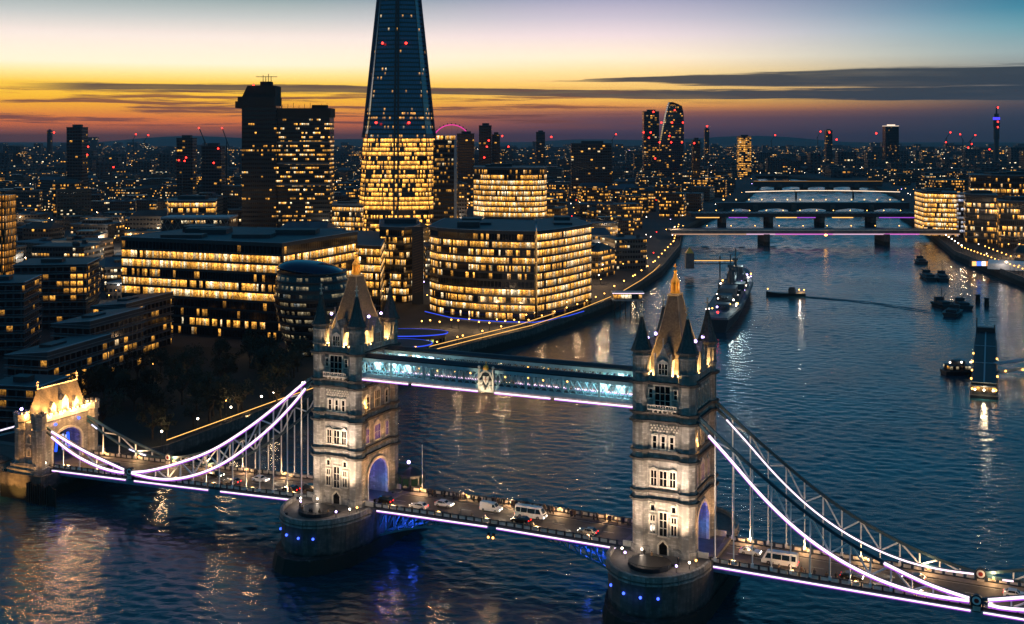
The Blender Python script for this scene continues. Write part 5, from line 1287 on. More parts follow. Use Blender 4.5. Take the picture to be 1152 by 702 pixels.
for k in range(34):
    x = rs.uniform(-.42,.36)*L; s = rs.choice((-1,1)); z = rs.choice((9.0,9.2,11.5,14.4)) if abs(x) < .18*L else 8.6; y = s*rs.uniform(2,7.2)
    mb = MB(); mb.bar((x,y,z-2),(x,y,z),.12,None,1); mb.ball((x,y,z+.2),.36 if k % 3 else .5); mb.build('deck_lamp', [M[('lampw','lampw','lampv','lampo')[k % 4]], M['dark_steel']], t)
for x, z in ((-L*.3,13),(-L*.05,17),(L*.12,21),(L*.3,12)): light('deck_light', 'POINT', (x,-4,z), 1300, (.8,.95,.9), t, .5)
mb = MB(); mb.ball((-L*.48,0,9.5),.55); mb.build('red_lamp', M['lampr'], t)
light('bow_light', 'POINT', (L*.2,3,22), 2500, (1,.7,.4), t, .5)
t = thing('gangway', 'covered gangway with a golden light line from the south bank to the warship', 'gangway', (128,842,0))
mb = MB(); mb.box(0,34,-1.5,1.5,7,7.5); mb.box(0,34,-1.5,1.5,10,10.3)
for k in range(9): mb.bar((k*4.2,-1.5,7.2),(k*4.2,-1.5,10.1),.2)
mb.build('bridge_frame', M['dark_steel'], t); mb = MB(); mb.box(0,34,-1.75,-1.6,9.4,9.9); mb.build('light_line', M['strip_gold'], t)
mb = MB(); mb.box(-3,3,-3,3,4,15); mb.build('bank_tower', M['concrete'], t); mb = MB(); mb.ring(4,4,15,.3,19,0,0,0,math.pi/4); mb.build('tower_roof', M['gilt'], t)
mb = MB(); mb.bar((22,0,-2),(22,0,13),.8); mb.build('mooring_pile', M['dark_steel'], t)
# motor vessel under way with its wake
gx, gy = gp(884, 333, 0)
t = thing('motor_vessel', 'low dark motor vessel under way in mid river with warm lamps at its stern', 'boat', (gx, gy, 0), R(168))
hull(MB(), 24, 5.2, -.5, 1.9, .25, .8, 1., .8).build('hull', M['dark_steel'], t)
mb = MB(); mb.box(-6,-1.5,-1.7,1.7,1.9,4.6); mb.box(-5.6,-2,-1.5,1.5,4.6,5.6); mb.build('wheelhouse', M['dark_steel'], t)
mb = MB(); mb.box(-11.5,-6.5,-2.1,2.1,1.9,3.0); mb.build('cargo_tarpaulin', pbr('pale_tarpaulin', (170,140,110), .7), t)
for x in (-11,-8,11): mb = MB(); mb.bar((x,2.0,1.9),(x,2.0,4.2),.12,None,1); mb.ball((x,2.0,4.4),.36); mb.build('lamp', [M['lampo'], M['dark_steel']], t)
light('glow', 'POINT', (-8.5,3.4,5), 900, (1,.8,.6), t, .3)
mb = MB(); ps = [gp(x_, y_, 0) for x_, y_ in ((904,334),(940,337),(980,341),(1020,347),(1055,353))]
for a, b_ in zip(ps, ps[1:]):
    for s, o_ in ((1,2.2),(-1,2.2)): pass
for k in range(40):
    f_ = k/40; i = min(3, int(f_*4)); r_ = f_*4-i; x = ps[i][0]+(ps[i+1][0]-ps[i][0])*r_; y = ps[i][1]+(ps[i+1][1]-ps[i][1])*r_; hw = 1.5+5*f_
    for s in (-1,1): mb.loft([[(x-1.6,y+s*hw-.5,-.1),(x-1.6,y+s*hw,.28*(1-f_*.7)),(x-1.6,y+s*hw+.5,-.1)],[(x+1.9,y+s*hw-.4,-.1),(x+1.9,y+s*hw+.1,.28*(1-f_*.7)),(x+1.9,y+s*hw+.6,-.1)]])
tag(mb.build('wake', M['water']), kind='structure')
def barge(label, loc, ang, L, Bm, rig=0, group=None, lamp=None):
    t = thing('barge', label, 'barge', loc, ang, group)
    hull(MB(), L, Bm, -.5, 2.2, .15, .9).build('hull', M['dark_steel'], t)
    mb = MB(); mb.box(-L*.32,L*.1,-Bm*.3,Bm*.3,2.2,3.6); mb.build('hold_cover', GREYD, t)
    mb = MB(); mb.box(L*.16,L*.3,-Bm*.28,Bm*.28,2.2,5.2); mb.build('wheelhouse', GREYD, t)
    mb = MB(); mb.bar((L*.05,0,2),(L*.05,0,8.5+rig),.25)
    if rig: mb.bar((L*.05,0,4),(-L*.25,0,9),.25); mb.bar((-L*.25,0,9),(L*.05,0,8.5+rig),.08)
    mb.build('derrick', M['dark_steel'], t)
    if lamp: mb = MB(); mb.ball((L*.3,-Bm*.3,5.6),.35); mb.build('lamp', M[lamp], t)
    return t
for k, (px, py, L_, a, r, lab) in enumerate(((1044,313,26,80,2,'left of two dark barges with derricks moored off the north quay'),(1060,314,24,75,3,'right of two dark barges with derricks moored off the north quay'),(1060,345,16,95,1,'left of three dark workboats clustered in mid river at right'),(1072,354,18,60,0,'nearest of three dark workboats clustered in mid river at right'),(1082,346,16,85,1,'right of three dark workboats clustered in mid river at right'),(1036,296,18,80,0,'small dark barge near the far end of the north quay'))):
    gx, gy = gp(px, py, 0); barge(lab, (gx,gy,0), R(a), L_*1.15, 9, r+1.5)
for px, py, lab in ((1100,340,'left of two dark mooring dolphins off the north quay'),(1110,344,'right of two dark mooring dolphins off the north quay')):
    gx, gy = gp(px, py, 0); t = thing('mooring_dolphin', lab, 'mooring post', (gx,gy,0))
    for a in range(4): mb = MB(); mb.bar((1.2*math.cos(a*1.57),1.2*math.sin(a*1.57),-1),(.8*math.cos(a*1.57),.8*math.sin(a*1.57),4.2),.6); mb.build('pile', M['bark'], t)
    mb = MB(); mb.ring(8,1.6,4.0,1.6,4.7,0,0,0,0,True,True); mb.build('cap', M['dark_steel'], t)
# landing pontoon at right
a0, a1 = Vector(gp(1107,449,0)), Vector(gp(1109,384,0)); ang = math.atan2(a1.y-a0.y, a1.x-a0.x); L = (a1-a0).length
t = thing('landing_pontoon', 'long roofed landing pontoon with dark panelled roof in the river at right', 'pontoon', (a0.x,a0.y,0), ang)
mb = MB(); mb.box(0,L,-5,5,-.5,1.2); mb.build('float', M['dark_steel'], t)
mb = MB(); mb.box(6,L-1,-4.4,4.4,4.6,5.0); ro = mb.build('roof', pbr('pontoon_roof', (20,34,42), .75, var=.2), t)
mb = MB(); mb.box(6,L-1,-.3,.3,5.0,5.15)
for k in range(4): x = 6+(L-7)*(k+.0)/3.; mb.box(max(6,x-.5),min(L-1,x+.5),-4.4,4.4,5.0,5.12)
mb.build('roof_seam', pbr('translucent_panel', (120,130,136), .5), ro)
mb = MB(); mb.box(3,10,-4.2,4.2,1.2,4.4); mb.build('cabin', winmat('pontoon_cabin', 1.4, 3.2, .8, 1.2, lo=.25, hi=.85), t)
for k in range(8):
    for s in (-1,1): mb = MB(); x = 8+k*(L-12)/7; mb.bar((x,s*4.2,1.2),(x,s*4.2,4.6),.25); mb.build('post', M['dark_steel'], t)
for k, (x, y) in enumerate(((1,-3.2),(1,0),(1,3.2),(2.2,-4.2),(2.2,4.2),(22,4.8),(40,4.8),(60,4.8),(80,4.8),(30,-4.8),(70,-4.8))):
    mb = MB(); mb.bar((x,y,1.2),(x,y,3.0),.14,None,1); mb.ball((x,y,3.2),.38); mb.build('lamp', [M['lampo' if k > 2 else 'lampw'], M['dark_steel']], t)
light('glow', 'POINT', (-.5,0,4.2), 2400, (1,.72,.4), t, .4)
mb = MB(); mb.bar((L-4,4,0),(L-4,4,12),.5); mb.bar((L-4,-4,0),(L-4,-4,9),.5); mb.box(L-4,L,-4,4,5.0,7.2); mb.build('pile', M['dark_steel'], t)
gx, gy = gp(1078,421,0)
t = thing('river_bus', 'passenger river boat with bright lamps moored on the left side of the landing pontoon', 'boat', (gx,gy,0), R(5))
hull(MB(), 13, 7, -.5, 1.8, .35, .9).build('hull', M['dark_steel'], t)
mb = MB(); mb.box(-5,4,-3,3,1.8,4.0); mb.build('saloon', winmat('saloon_windows', 1.3, 2.4, .5, .6, lo=.3, hi=.85, coolp=.8), t)
mb = MB(); mb.box(-2,2,-2.2,2.2,4.0,5.8); mb.box(-5.2,4.3,-3.2,3.2,3.95,4.1); mb.build('wheelhouse', GREYD, t)
for x in (-5,0,4): mb = MB(); mb.bar((x,-3,4.1),(x,-3,5.4),.1,None,1); mb.ball((x,-3,5.6),.36); mb.build('lamp', [M['lampw'], M['dark_steel']], t)
g0, g1 = gp(1121,416,3), gp(1175,406,5)
t = thing('pontoon_gangway', 'sloping covered gangway with pale roof line joining the landing pontoon to the right bank', 'gangway', (g0[0],g0[1],0), math.atan2(g1[1]-g0[1], g1[0]-g0[0])); L = math.hypot(g1[0]-g0[0], g1[1]-g0[1])+20
mb = MB(); mb.bar((0,0,2.0),(L,0,4.0),3.2,.4); mb.build('deck', M['dark_steel'], t)
mb = MB(); mb.bar((0,0,5.6),(L,0,7.6),3.6,.3); mb.build('roof', M['roofpale'], t)
mb = MB(); mb.bar((0,-1.7,2.6),(L,-1.7,4.6),.15,1.0); mb.bar((0,-1.75,5.2),(L,-1.75,7.2),.12,.25); mb.build('side_panel', M['par_panel'], t)
for k in range(6): mb = MB(); x = 3+k*9; mb.ball((x,-1.9,2.6),.35); mb.build('lamp', M['lampo'], t)

# ------------------------------------------------------------------ bridges upstream
def bridge_dir(y0): return xs(y0)-12, xn(y0)+12
M['strip_pinkwash'] = emit('pink_wash_light', (216,112,200), 1.1); M['far_warm'] = emit('far_warm_line', (220,170,140), .7); M['far_pink'] = emit('far_pink_line', (240,190,220), .9)
y0 = 1065; xa, xb = xs(y0)-10, xn(y0)+18
t = thing('road_bridge', 'low flat road bridge with a long pink and white light line, first one upstream', 'bridge', (xa, y0, 0))
L = xb-xa; mb = MB(); mb.box(0,L,-6,22,10.2,13.2); mb.build('deck', M['concrete'], t)
mb = MB(); mb.box(0,L,-6.3,-6.0,13.2,14.2); mb.build('parapet', M['par_panel'], t)
for a, b_, mt in ((0,.26,'far_warm'),(.26,.36,'far_pink'),(.36,.56,'strip_pinkwash'),(.56,.74,'far_pink'),(.74,.86,'strip_pinkwash'),(.86,1,'far_warm')):
    mb = MB(); mb.box(L*a,L*b_,-6.7,-6.1,9.6,10.6); mb.build('strip_light', M[mt], t)
for f_ in (.33, .745): 
    mb = MB(); mb.prism([(L*f_-2.6,-9),(L*f_,-12),(L*f_+2.6,-9),(L*f_+2.6,20),(L*f_-2.6,20)],-2,10.2); mb.build('pier', M['stone_dark'], t)
mb = MB(); mb.ball((L*.535,-7,9.4),1.5,sz=.6); mb.build('golden_lamp', M['lampo'], t)
for k in range(12): mb = MB(); x = L*(k+.5)/12; mb.bar((x,-5,13.2),(x,-5,17.5),.2,None,1); mb.ball((x,-5,17.7),.35); mb.build('lamp', [M['lampo'], M['dark_steel']], t)
y0 = 1290; xa, xb = xs(y0)-10, xn(y0)+12; L = xb-xa
t = thing('rail_bridge', 'dark railway bridge on round piers with coloured lights beneath, second one upstream', 'bridge', (xa, y0, 0))
mb = MB(); mb.box(0,L,-8,22,10,14); mb.build('deck', M['dark_steel'], t); mb = MB()
for k in range(int(L/6)): mb.bar((k*6,-8.3,14),(k*6+3,-8.3,16.2),.4); mb.bar((k*6+3,-8.3,16.2),(k*6+6,-8.3,14),.4)
mb.build('side_truss', M['dark_steel'], t)
for i, f_ in enumerate((.14,.34,.56,.78)):
    for y in (-5,6,17): mb = MB(); mb.lathe(10,[(3.2,-2),(3.0,9),(3.6,10)],0,L*f_,y); mb.build('pier', M['stone_dark'], t)
for a, b_, mt in ((.02,.12,'strip_gold'),(.16,.24,'strip_purple'),(.36,.45,'strip_gold'),(.45,.53,'strip_purple'),(.60,.69,'strip_gold'),(.8,.98,'strip_purple')):
    mb = MB(); mb.box(L*a,L*b_,-8.5,-8.0,9.0,9.9); mb.build('strip_light', M[mt], t)
for k in range(14): mb = MB(); x = L*(k+.5)/14; mb.bar((x,-7,14),(x,-7,17),.2,None,1); mb.ball((x,-7,17.2),.45); mb.build('lamp', [M['lampo'], M['dark_steel']], t)
M['globe'] = emit('warm_globe', (255,206,140), 2.2)
y0 = 1500; xa, xb = xs(y0)-10, xn(y0)+10; L = xb-xa
t = thing('arched_bridge', 'arched road bridge with a row of warm globe lamps, third one upstream', 'bridge', (xa, y0, 0)); mb = MB()
mb.box(0,L,-6,12,11,13.4); nA = 5
for k in range(nA):
    x0_ = L*k/nA; w_ = L/nA
    for i in range(12):
        u0, u1 = i/12, (i+1)/12; zf = lambda u: 2.5+3.4*math.sin(math.pi*u)
        mb.face([(x0_+w_*u0,-6,zf(u0)),(x0_+w_*u1,-6,zf(u1)),(x0_+w_*u1,-6,11),(x0_+w_*u0,-6,11)]); mb.face([(x0_+w_*u0,-6,zf(u0)),(x0_+w_*u0,12,zf(u0)),(x0_+w_*u1,12,zf(u1)),(x0_+w_*u1,-6,zf(u1))])
mb.build('arches', M['dark_steel'], t)
for k in range(1,nA): mb = MB(); mb.box(L*k/nA-3,L*k/nA+3,-9,14,-2,10.9); mb.build('pier', M['stone_dark'], t)
for k in range(15): mb = MB(); x = L*(k+.5)/15; mb.bar((x,-5.5,13.4),(x,-5.5,17),.25,None,1); mb.ball((x,-5.5,17.4),.95); mb.build('globe_lamp', [M['globe'], M['dark_steel']], t)
y0 = 1860; xa, xb = xs(y0)-6, xn(y0)+6; L = xb-xa
t = thing('footbridge', 'slim footbridge drawn as one thin white light line, fourth one upstream', 'bridge', (xa, y0, 0))
P = [(L*i/20,0,9.5+2.2*math.sin(math.pi*i/20)) for i in range(21)]
mb = MB(); mb.path([(a,1.5,c) for a,_,c in P],4,.6); mb.build('deck', M['dark_steel'], t); mb = MB(); mb.path([(a,-.8,c) for a,_,c in P],.5,1.1); mb.build('light_line', emit('white_line', (255,222,190), 1.6), t)
for f_ in (.33,.7): mb = MB(); mb.bar((L*f_,1.5,-2),(L*f_,1.5,10),2.5); mb.bar((L*f_,1.5,10),(L*f_-6,-6,14),.6); mb.build('pier', M['stone_dark'], t)
y0 = 2150; xa, xb = xs(y0)-10, xn(y0)+10; L = xb-xa
t = thing('station_bridge', 'long dark arched railway bridge with a lit platform edge, farthest one upstream', 'bridge', (xa, y0, 0)); mb = MB(); mb.box(0,L,-8,20,10,15)
for k in range(5):
    for i in range(10):
        u0, u1 = i/10, (i+1)/10; x0_ = L*k/5; w_ = L/5; zf = lambda u: 2+3.2*math.sin(math.pi*u)
        mb.face([(x0_+w_*u0,-8,zf(u0)),(x0_+w_*u1,-8,zf(u1)),(x0_+w_*u1,-8,10),(x0_+w_*u0,-8,10)])
mb.build('arches', M['dark_steel'], t); mb = MB(); mb.box(0,L,-8.6,-8.1,15,16); mb.build('light_line', emit('dim_gold_line', (200,140,70), .6), t)
for k in range(1,5): mb = MB(); mb.box(L*k/5-4,L*k/5+4,-11,20,-2,9.9); mb.build('pier', M['stone_dark'], t)

# ------------------------------------------------------------------ right bank blocks
p0, p1 = at(1040,1085), at(1076,1072)
office('office_block', 'bright office block of golden floors at the right end of the pink lit bridge', 'office block', [p0, p1, (p1[0]+10,p1[1]+30), (p0[0]+6,p0[1]+44)], 6, 4.4, 'bbbbbbbbb', plant=1, seed=31)
t = thing('stair_tower', 'white lit glass stair tower on the right corner of the bright office block', 'tower', at(1081,1072)+(6,))
mb = MB(); mb.box(-3.5,3.5,-3,8,0,40); mb.build('facade', winmat('stair_glass', 2.3, 4, .8, .8, warm=(225,225,235), cool=(205,215,255), lo=.2, hi=.8), t); mb = MB(); mb.box(-3.8,3.8,-3.3,8.3,40,41); mb.build('roof', M['roofpale'], t)
for px0, px1, d, h, code, sd, lab in ((1086,1122,1010,47,'ssmssmms',33,'dark broad office block with a few lit rows beside the white stair tower'),(1124,1175,960,44,'ssmmsmms',34,'dark office block with lit rows at the right edge above the quay'),(1092,1160,1120,60,'sssssssmss',35,'taller dark slab block rising behind the right bank offices')):
    a, b_ = at(px0,d+10), at(px1,d-10); office('office_block', lab, 'office block', [a, b_, (b_[0]+14,b_[1]+40), (a[0]+14,a[1]+40)], 6, (h-6)/len(code), code, plant=2, seed=sd)
gx, gy = gp(1103,300,6); t = thing('market_stall', 'quayside stall with blue, white and orange lit panels', 'stall', (gx,gy,6))
mb = MB(); mb.box(-7,7,-2,3,0,4.4); mb.build('frame', M['dark_steel'], t)
for k, c in enumerate(((255,190,110),(80,120,255),(255,240,230),(255,150,60))): mb = MB(); mb.box(-6.8+k*3.4,-3.7+k*3.4,-2.1,-2.0,.8,4); mb.build('panel', emit('panel_light', c, 1.8), t)
gx, gy = gp(1133,303,6); t = thing('marquee', 'pale marquee with sloping white roof on the north quay right of the coloured stall', 'tent', (gx,gy,6), R(-35))
mb = MB(); mb.loft([[(-12,-5,0),(12,-5,0),(12,-5,4),(-12,-5,4)],[(-12,0,0),(12,0,0),(12,0,6.4),(-12,0,6.4)],[(-12,5,0),(12,5,0),(12,5,4),(-12,5,4)]]); mb.build('canopy', M['white_steel'], t)
light('glow', 'POINT', (-2,-9,5), 700, (1,.85,.8), t, .4)

# ------------------------------------------------------------------ skyline landmarks
def far_tower(label, px, d, w_, ytop, mat, dp=20, beacons=(), name='tower_block', crown=None, group=None):
    x, y = at(px, d); h = 100-(ytop-152)*d/1313.-6; ww = w_*d/1313.
    t = thing(name, label, 'tower block', (x,y,6), 0, group); mb = MB(); mb.box(-ww/2,ww/2,-dp/2,dp/2,0,h,0,0,RND.randrange(40)*8.); mb.build('facade', mat, t)
    mb = MB(); mb.box(-ww/2-.3,ww/2+.3,-dp/2-.3,dp/2+.3,h,h+1.2); mb.box(-ww*.25,ww*.3,-4,4,h+1.2,h+4.5); mb.build('roof', crown or M['roofdark'], t)
    for bx_, by in beacons: z = 100-(by-152)*d/1313.-6; mb = MB(); mb.ball(((bx_-px)*d/1313.,-dp/2-1.2,z), d/1313*.95); mb.build('red_beacon', M['lampr'], t)
    return t
W_T = winmat('far_tower_windows', 3.5, 4.0, .18, 1.3, clump=.8, coolp=.35, lo=.2, hi=.8)
W_T2 = winmat('far_tower_sparse', 3.5, 4.0, .01, 1.2, clump=.5, coolp=.35, lo=.2, hi=.8)
W_TB = winmat('far_blocks_bright', 4.5, 4.0, .62, 1.5, clump=.8, coolp=.3, lo=.2, hi=.85)
far_tower('tall dark residential tower on the left skyline with a few lit floors', 87, 1500, 17, 144, W_T2, 22, ((103,165),(102,174)))
far_tower('dark tower with red lamps on the skyline left of the hospital tower', 210, 1500, 18, 156, W_T2, 20, ((212,177),(204,180)))
far_tower('dark wide block below two red tipped cranes left of the hospital tower', 240, 1450, 22, 165, W_T2, 20, ((243,183),(248,167)))
far_tower('slim distant tower with a red lamp on the left horizon', 56, 3800, 4, 147, W_T2, 16, ((62,149),))
far_tower('dark tower cluster member right of the big wheel, nearer one with lit cap', 546, 1700, 14, 142, W_T2, 20, ((548,165),(550,158),(545,177)))
far_tower('dark wide block between the big wheel and the tower with the lit cap', 524, 1750, 19, 151, W_T2, 20)
far_tower('dark narrow tower with red lamp just right of the tower with the lit cap', 558, 1800, 9, 152, W_T2, 16, ((565,153),))
far_tower('lone distant square tower on the horizon, right of the rounded golden block', 608, 2600, 10, 149, W_T2, 20, ((620,154),))
far_tower('wide office slab with two lit columns on the middle horizon', 665, 1700, 45, 162, W_T2, 20)
far_tower('black square tower with red lamps, left neighbour of the slanted glass tower', 732, 2200, 17, 126, winmat('black_tower', 4, 4, .02, .8), 28, ((723,149),(731,149),(729,155),(734,126)))
far_tower('thin black slab tower right of the slanted glass tower', 783, 1900, 8, 158, W_DARK, 16, ((780,161),))
far_tower('slender round topped tower with red lamp on the horizon right of the slanted glass tower', 795, 3600, 5, 145, W_T2, 14, ((795,142),))
far_tower('dark tower with a red lamp on the right horizon', 932, 3400, 7, 147, W_T2, 20, ((932,149),(940,157)))
far_tower('boxy tower crowned by a white lit band on the right skyline', 1002, 3000, 15, 142, W_DARK, 24, ((984,150),), crown=emit('white_roof_band', (255,226,200), 1.4))
far_tower('golden lit block on the horizon right of the slanted glass tower', 837, 2600, 14, 154, W_TB, 20)
# slanted glass tower
t = thing('slanted_tower', 'faceted glass tower with slanted top and many red lamps on the skyline', 'tower', at(755,2200)+(6,)); k_ = 2200/1313.
lev = [(0,-12,12),(40,-14.5,12.5),(75,-13,13.2),(110,-9,13.4),(135,-6,13),(150,-3.6,11),(156,-2.4,1.0)]
mb = MB()
for (z0_,a,b_),(z1_,c,d) in zip(lev, lev[1:]):
    F0 = [(a*k_,-8,z0_),(b_*k_,-12,z0_),(b_*k_,14,z0_),(a*k_,12,z0_)]; F1 = [(c*k_,-8,z1_),(d*k_,-12,z1_),(d*k_,14,z1_),(c*k_,12,z1_)]
    for i in range(4): j = (i+1)%4; mb.face([F0[i],F0[j],F1[j],F1[i]],0,[(i*60,z0_),(i*60+44,z0_),(i*60+44,z1_),(i*60,z1_)])
mb.face([F1[0],F1[1],F1[2],F1[3]]); mb.build('facade', winmat('slanted_glass', 3.5, 4, .07, .8, wall=(16,34,58)), t)
for bx_, by in ((743,138),(755,138),(767,138),(752,153),(741,160),(754,160),(766,160),(758,124),(736,178)): mb = MB(); mb.ball(((bx_-755)*k_,-14,94-(by-152)*k_),1.5); mb.build('red_beacon', M['lampr'], t)
# communications tower
t = thing('communications_tower', 'slim round communications tower with blue band and red lamps on the right horizon', 'tower', at(1121,3600)+(6,)); k_ = 3600/1313.
mb = MB(); mb.lathe(14,[(7,0),(7,80),(8.6,82),(8.6,118),(9.8,120),(9.8,140),(7,142),(7,160)]); mb.build('shaft', M['dark_steel'], t)
mb = MB(); mb.lathe(14,[(10.2,141),(10.2,149)]); mb.build('blue_band', emit('blue_band', (80,70,255), 1.6), t); mb = MB(); mb.lathe(8,[(3,160),(1.5,182)]); mb.build('mast', M['dark_steel'], t)
for by in (121,137,143): mb = MB(); mb.ball((0,-11,94-(by-152)*k_),2.6); mb.build('red_beacon', M['lampr'], t)
# big wheel
t = thing('observation_wheel', 'big observation wheel glowing pink on the horizon right of the skyscraper', 'ferris wheel', at(508,3400)+(6,)); k_ = 3400/1313.
cz, rw = 100-(157-152)*k_-6-14, 22*k_
mb = MB(); P = [(rw*math.cos(a*math.pi/36), 0, cz+rw*math.sin(a*math.pi/36)*1.0) for a in range(73)]; mb.path(P, 2.6, 2.6); mb.build('rim', emit('pink_rim', (226,50,150), 1.5), t)
mb = MB()
for a in range(32): mb.ball(((rw+3.5)*math.cos(a*math.pi/16), 0, cz+(rw+3.5)*math.sin(a*math.pi/16)), 2.2, 0, 6, 4); 
mb.build('capsules', M['dark_steel'], t); mb = MB()
for a in range(16): mb.bar((0,0,cz),(rw*math.cos(a*math.pi/8),0,cz+rw*math.sin(a*math.pi/8)),.3)
mb.bar((0,2,cz),(-22,25,0),2.5); mb.bar((0,2,cz),(22,25,0),2.5); mb.build('spokes', M['dark_steel'], t)
# cranes
for k, (px, py, d, jib) in enumerate(((224,144,1500,-6),(250,144,1500,-5),(128,188,1400,3),(153,151,3000,3),(167,152,3000,4),(1069,149,2600,4),(1064,160,2500,-4),(1097,152,2400,5),(1093,162,2300,-4),(1089,166,2200,4),(1113,168,2500,4),(1080,151,3000,-3),(923,148,3000,3),(572,165,1500,4),(693,151,2500,4),(872,152,3000,4),(208,181,1350,3),(340,162,2400,-3))):
    x, y = at(px, d); zt = 100-(py-152)*d/1313.; k_ = d/1313.
    t = thing('tower_crane', 'small far tower crane with a red lamp at its jib tip' if k > 1 else ('left' if k == 0 else 'right')+' of two tall luffing cranes with red tips left of the hospital tower', 'crane', (x-jib*k_,y,6), 0, 'tower cranes with red lamps')
    zm = zt-(20 if k < 2 else 8)*k_-6
    mb = MB(); mb.bar((0,0,0),(0,0,zm),1.6 if k < 2 else 1.2); mb.build('mast', M['dark_steel'], t)
    mb = MB(); mb.bar((-jib*k_*.5,0,zm-1),(jib*k_,0,zt-6),1.0); mb.bar((0,0,zm),(0,0,zm+5),1.); mb.bar((0,0,zm+5),(jib*k_,0,zt-6),.25); mb.build('jib', M['dark_steel'], t)
    mb = MB(); mb.ball((jib*k_,-1,zt-6), max(1.0, .8*k_)); mb.build('red_beacon', M['lampr'], t)

# ------------------------------------------------------------------ the rest of the city
KEEP = [(x, y, r) for x, y, r in ((-146,585,75),(-100,670,75),(-60,690,32),(0,625,62),(27,630,42),(-84,506,28),(-98,1010,60),(-50,1000,50),(-40,960,16),(at(575,935)+(50,)),(at(322,1050)+(75,)),(at(224,820)+(42,)),(at(216,915)+(36,)),(at(1062,1090)+(36,)),(at(1110,1010)+(60,)),(at(1150,970)+(60,)),(at(1126,1120)+(60,)),(at(40,560)+(60,)),(at(0,520)+(50,)),(at(60,450)+(60,)),(at(100,510)+(40,)),(at(0,700)+(24,)),(-45,530,36),(-30,560,40))]
def in_river(x, y, pad): return xs(y)-pad < x < xn(y)+pad and y < 2720
CW = [winmat('city_windows_a', 2.6, 3.8, .04, 1.5, clump=.8, coolp=.55, lo=.25, hi=.75, mx=.14, wall=(52,48,46)), winmat('city_windows_b', 2.0, 3.6, .14, 1.4, clump=.9, coolp=.6, lo=.25, hi=.75, mx=.12, wall=(48,52,56)),
      winmat('city_windows_c', 3.0, 3.8, -.03, 1.5, clump=.5, coolp=.75, lo=.3, hi=.7, mx=.16, wall=(60,54,48)), winmat('city_windows_d', 2.0, 3.8, .34, 1.5, clump=.9, coolp=.25, lo=.2, hi=.8, mx=.1, wall=(44,42,40))]
ROOFS = [M['roofdark'], pbr('grey_roof', (66,74,82), .7, var=.4, scale=.1), pbr('brown_roof', (58,50,46), .8, var=.4, scale=.1)]
rc = random.Random(21); nb = 0
KN = [('low dark city block with a few lit windows','brick'),('office building with scattered lit rooms','office'),('dark warehouse like block, almost unlit','warehouse'),('city block with rows of warm lit floors','office')]
d = 545.; rest = []
while d < 2500 and nb < 292:
    half = d*.47; x = -half; step = 24+d*.022
    while x < half and nb < 292:
        w_ = rc.uniform(16, 34)*(1+d/3500); dp = rc.uniform(14, 30); xx = x+w_/2; yy = d+rc.uniform(-8,8)
        x += w_+rc.uniform(4, 16)+d*.008
        if in_river(xx, yy, w_*.7+8) or any((xx-a)**2+(yy-b_)**2 < (r+w_*.55)**2 for a, b_, r in KEEP): continue
        if yy < 600 and -130 < xx < 40: continue
        k = rc.choices((0,1,2,3), (2,3,1,5) if (xx > at(470,yy)[0] and 640 < yy < 1900) else (4,3,3,.9))[0]; h = rc.uniform(9, 24)+(rc.random() < .14)*rc.uniform(6, 22)
        if xx > 0 and yy > 1100: h *= 1.15
        if d < 850: h = min(h, 21)
        side = 'left of the skyscraper' if xx < at(410,yy)[0] else ('right of the skyscraper' if xx < xs(yy) else 'on the right bank')
        dist = 'nearby' if yy < 950 else ('farther off' if yy < 1600 else 'towards the horizon')
        lab = '%s %s, %s' % (KN[k][0], dist, side); g = '%s, %s, %s' % (('low dark blocks','scattered lit offices','unlit blocks','warm lit blocks')[k], dist, side)
        t = thing('city_block', lab, 'building', (xx, yy, 6), rc.uniform(-.5, .5), g)
        mb = MB(); mb.box(-w_/2,w_/2,-dp/2,dp/2,0,h,0,0,rc.randrange(200)*7.2)
        if rc.random() < .35: mb.box(-w_*.3,w_*.25,-dp*.3,dp*.3,h,h+3.7,0,0,rc.randrange(90)*7.2)
        mb.build('facade', CW[k], t)
        rf = MB(); ty = rc.random(); rm2 = ROOFS[rc.randrange(3)]
        if ty < .3 and w_ < 40:
            rf.loft([[(-w_/2-.4,-dp/2-.4,h),(w_/2+.4,-dp/2-.4,h),(w_/2+.4,dp/2+.4,h),(-w_/2-.4,dp/2+.4,h)],[(-w_/2+3,-.2,h+4.5),(w_/2-3,-.2,h+4.5),(w_/2-3,.2,h+4.5),(-w_/2+3,.2,h+4.5)]])
        else:
            rf.prism([(-w_/2-.3,-dp/2-.3),(w_/2+.3,-dp/2-.3),(w_/2+.3,dp/2+.3),(-w_/2-.3,dp/2+.3)],h+.01,h+.7)
            for q in range(rc.randrange(1,5)): a, b_ = rc.uniform(-.36,.36)*w_, rc.uniform(-.36,.36)*dp; s1 = rc.uniform(1,3.4); rf.box(a-s1,a+s1,b_-s1*.8,b_+s1*.8,h+.7,h+rc.uniform(1.6,3.4))
        rf.build('roof', rm2, t); nb += 1
    d *= 1.072
pl = 0
while pl < 44:  # street lamps added at random to throw warm pools on the facades
    y = rc.uniform(600, 1150); x = rc.uniform(-.44, .44)*y
    if in_river(x, y, 6) or any((x-a)**2+(y-b_)**2 < (r_*.8)**2 for a, b_, r_ in KEEP): continue
    t = thing('street_lamp', 'tall added street lamp with an orange pool of light between the nearer city blocks', 'street lamp', (x,y,6), 0, 'added street lamps between the nearer city blocks')
    mb = MB(); mb.lathe(6, [(.2,0),(.1,9.5)]); mb.bar((0,0,9.4),(1.2,0,9.8),.12); mb.build('post', M['dark_steel'], t); mb = MB(); mb.ball((1.2,0,9.6),.4); mb.build('lamp_head', M['lampo' if pl % 3 else 'lampw'], t)
    light('glow', 'POINT', (1.2,0,10.6), 11000, (1,.60,.30) if pl % 3 else (1,.86,.7), t, .4); pl += 1
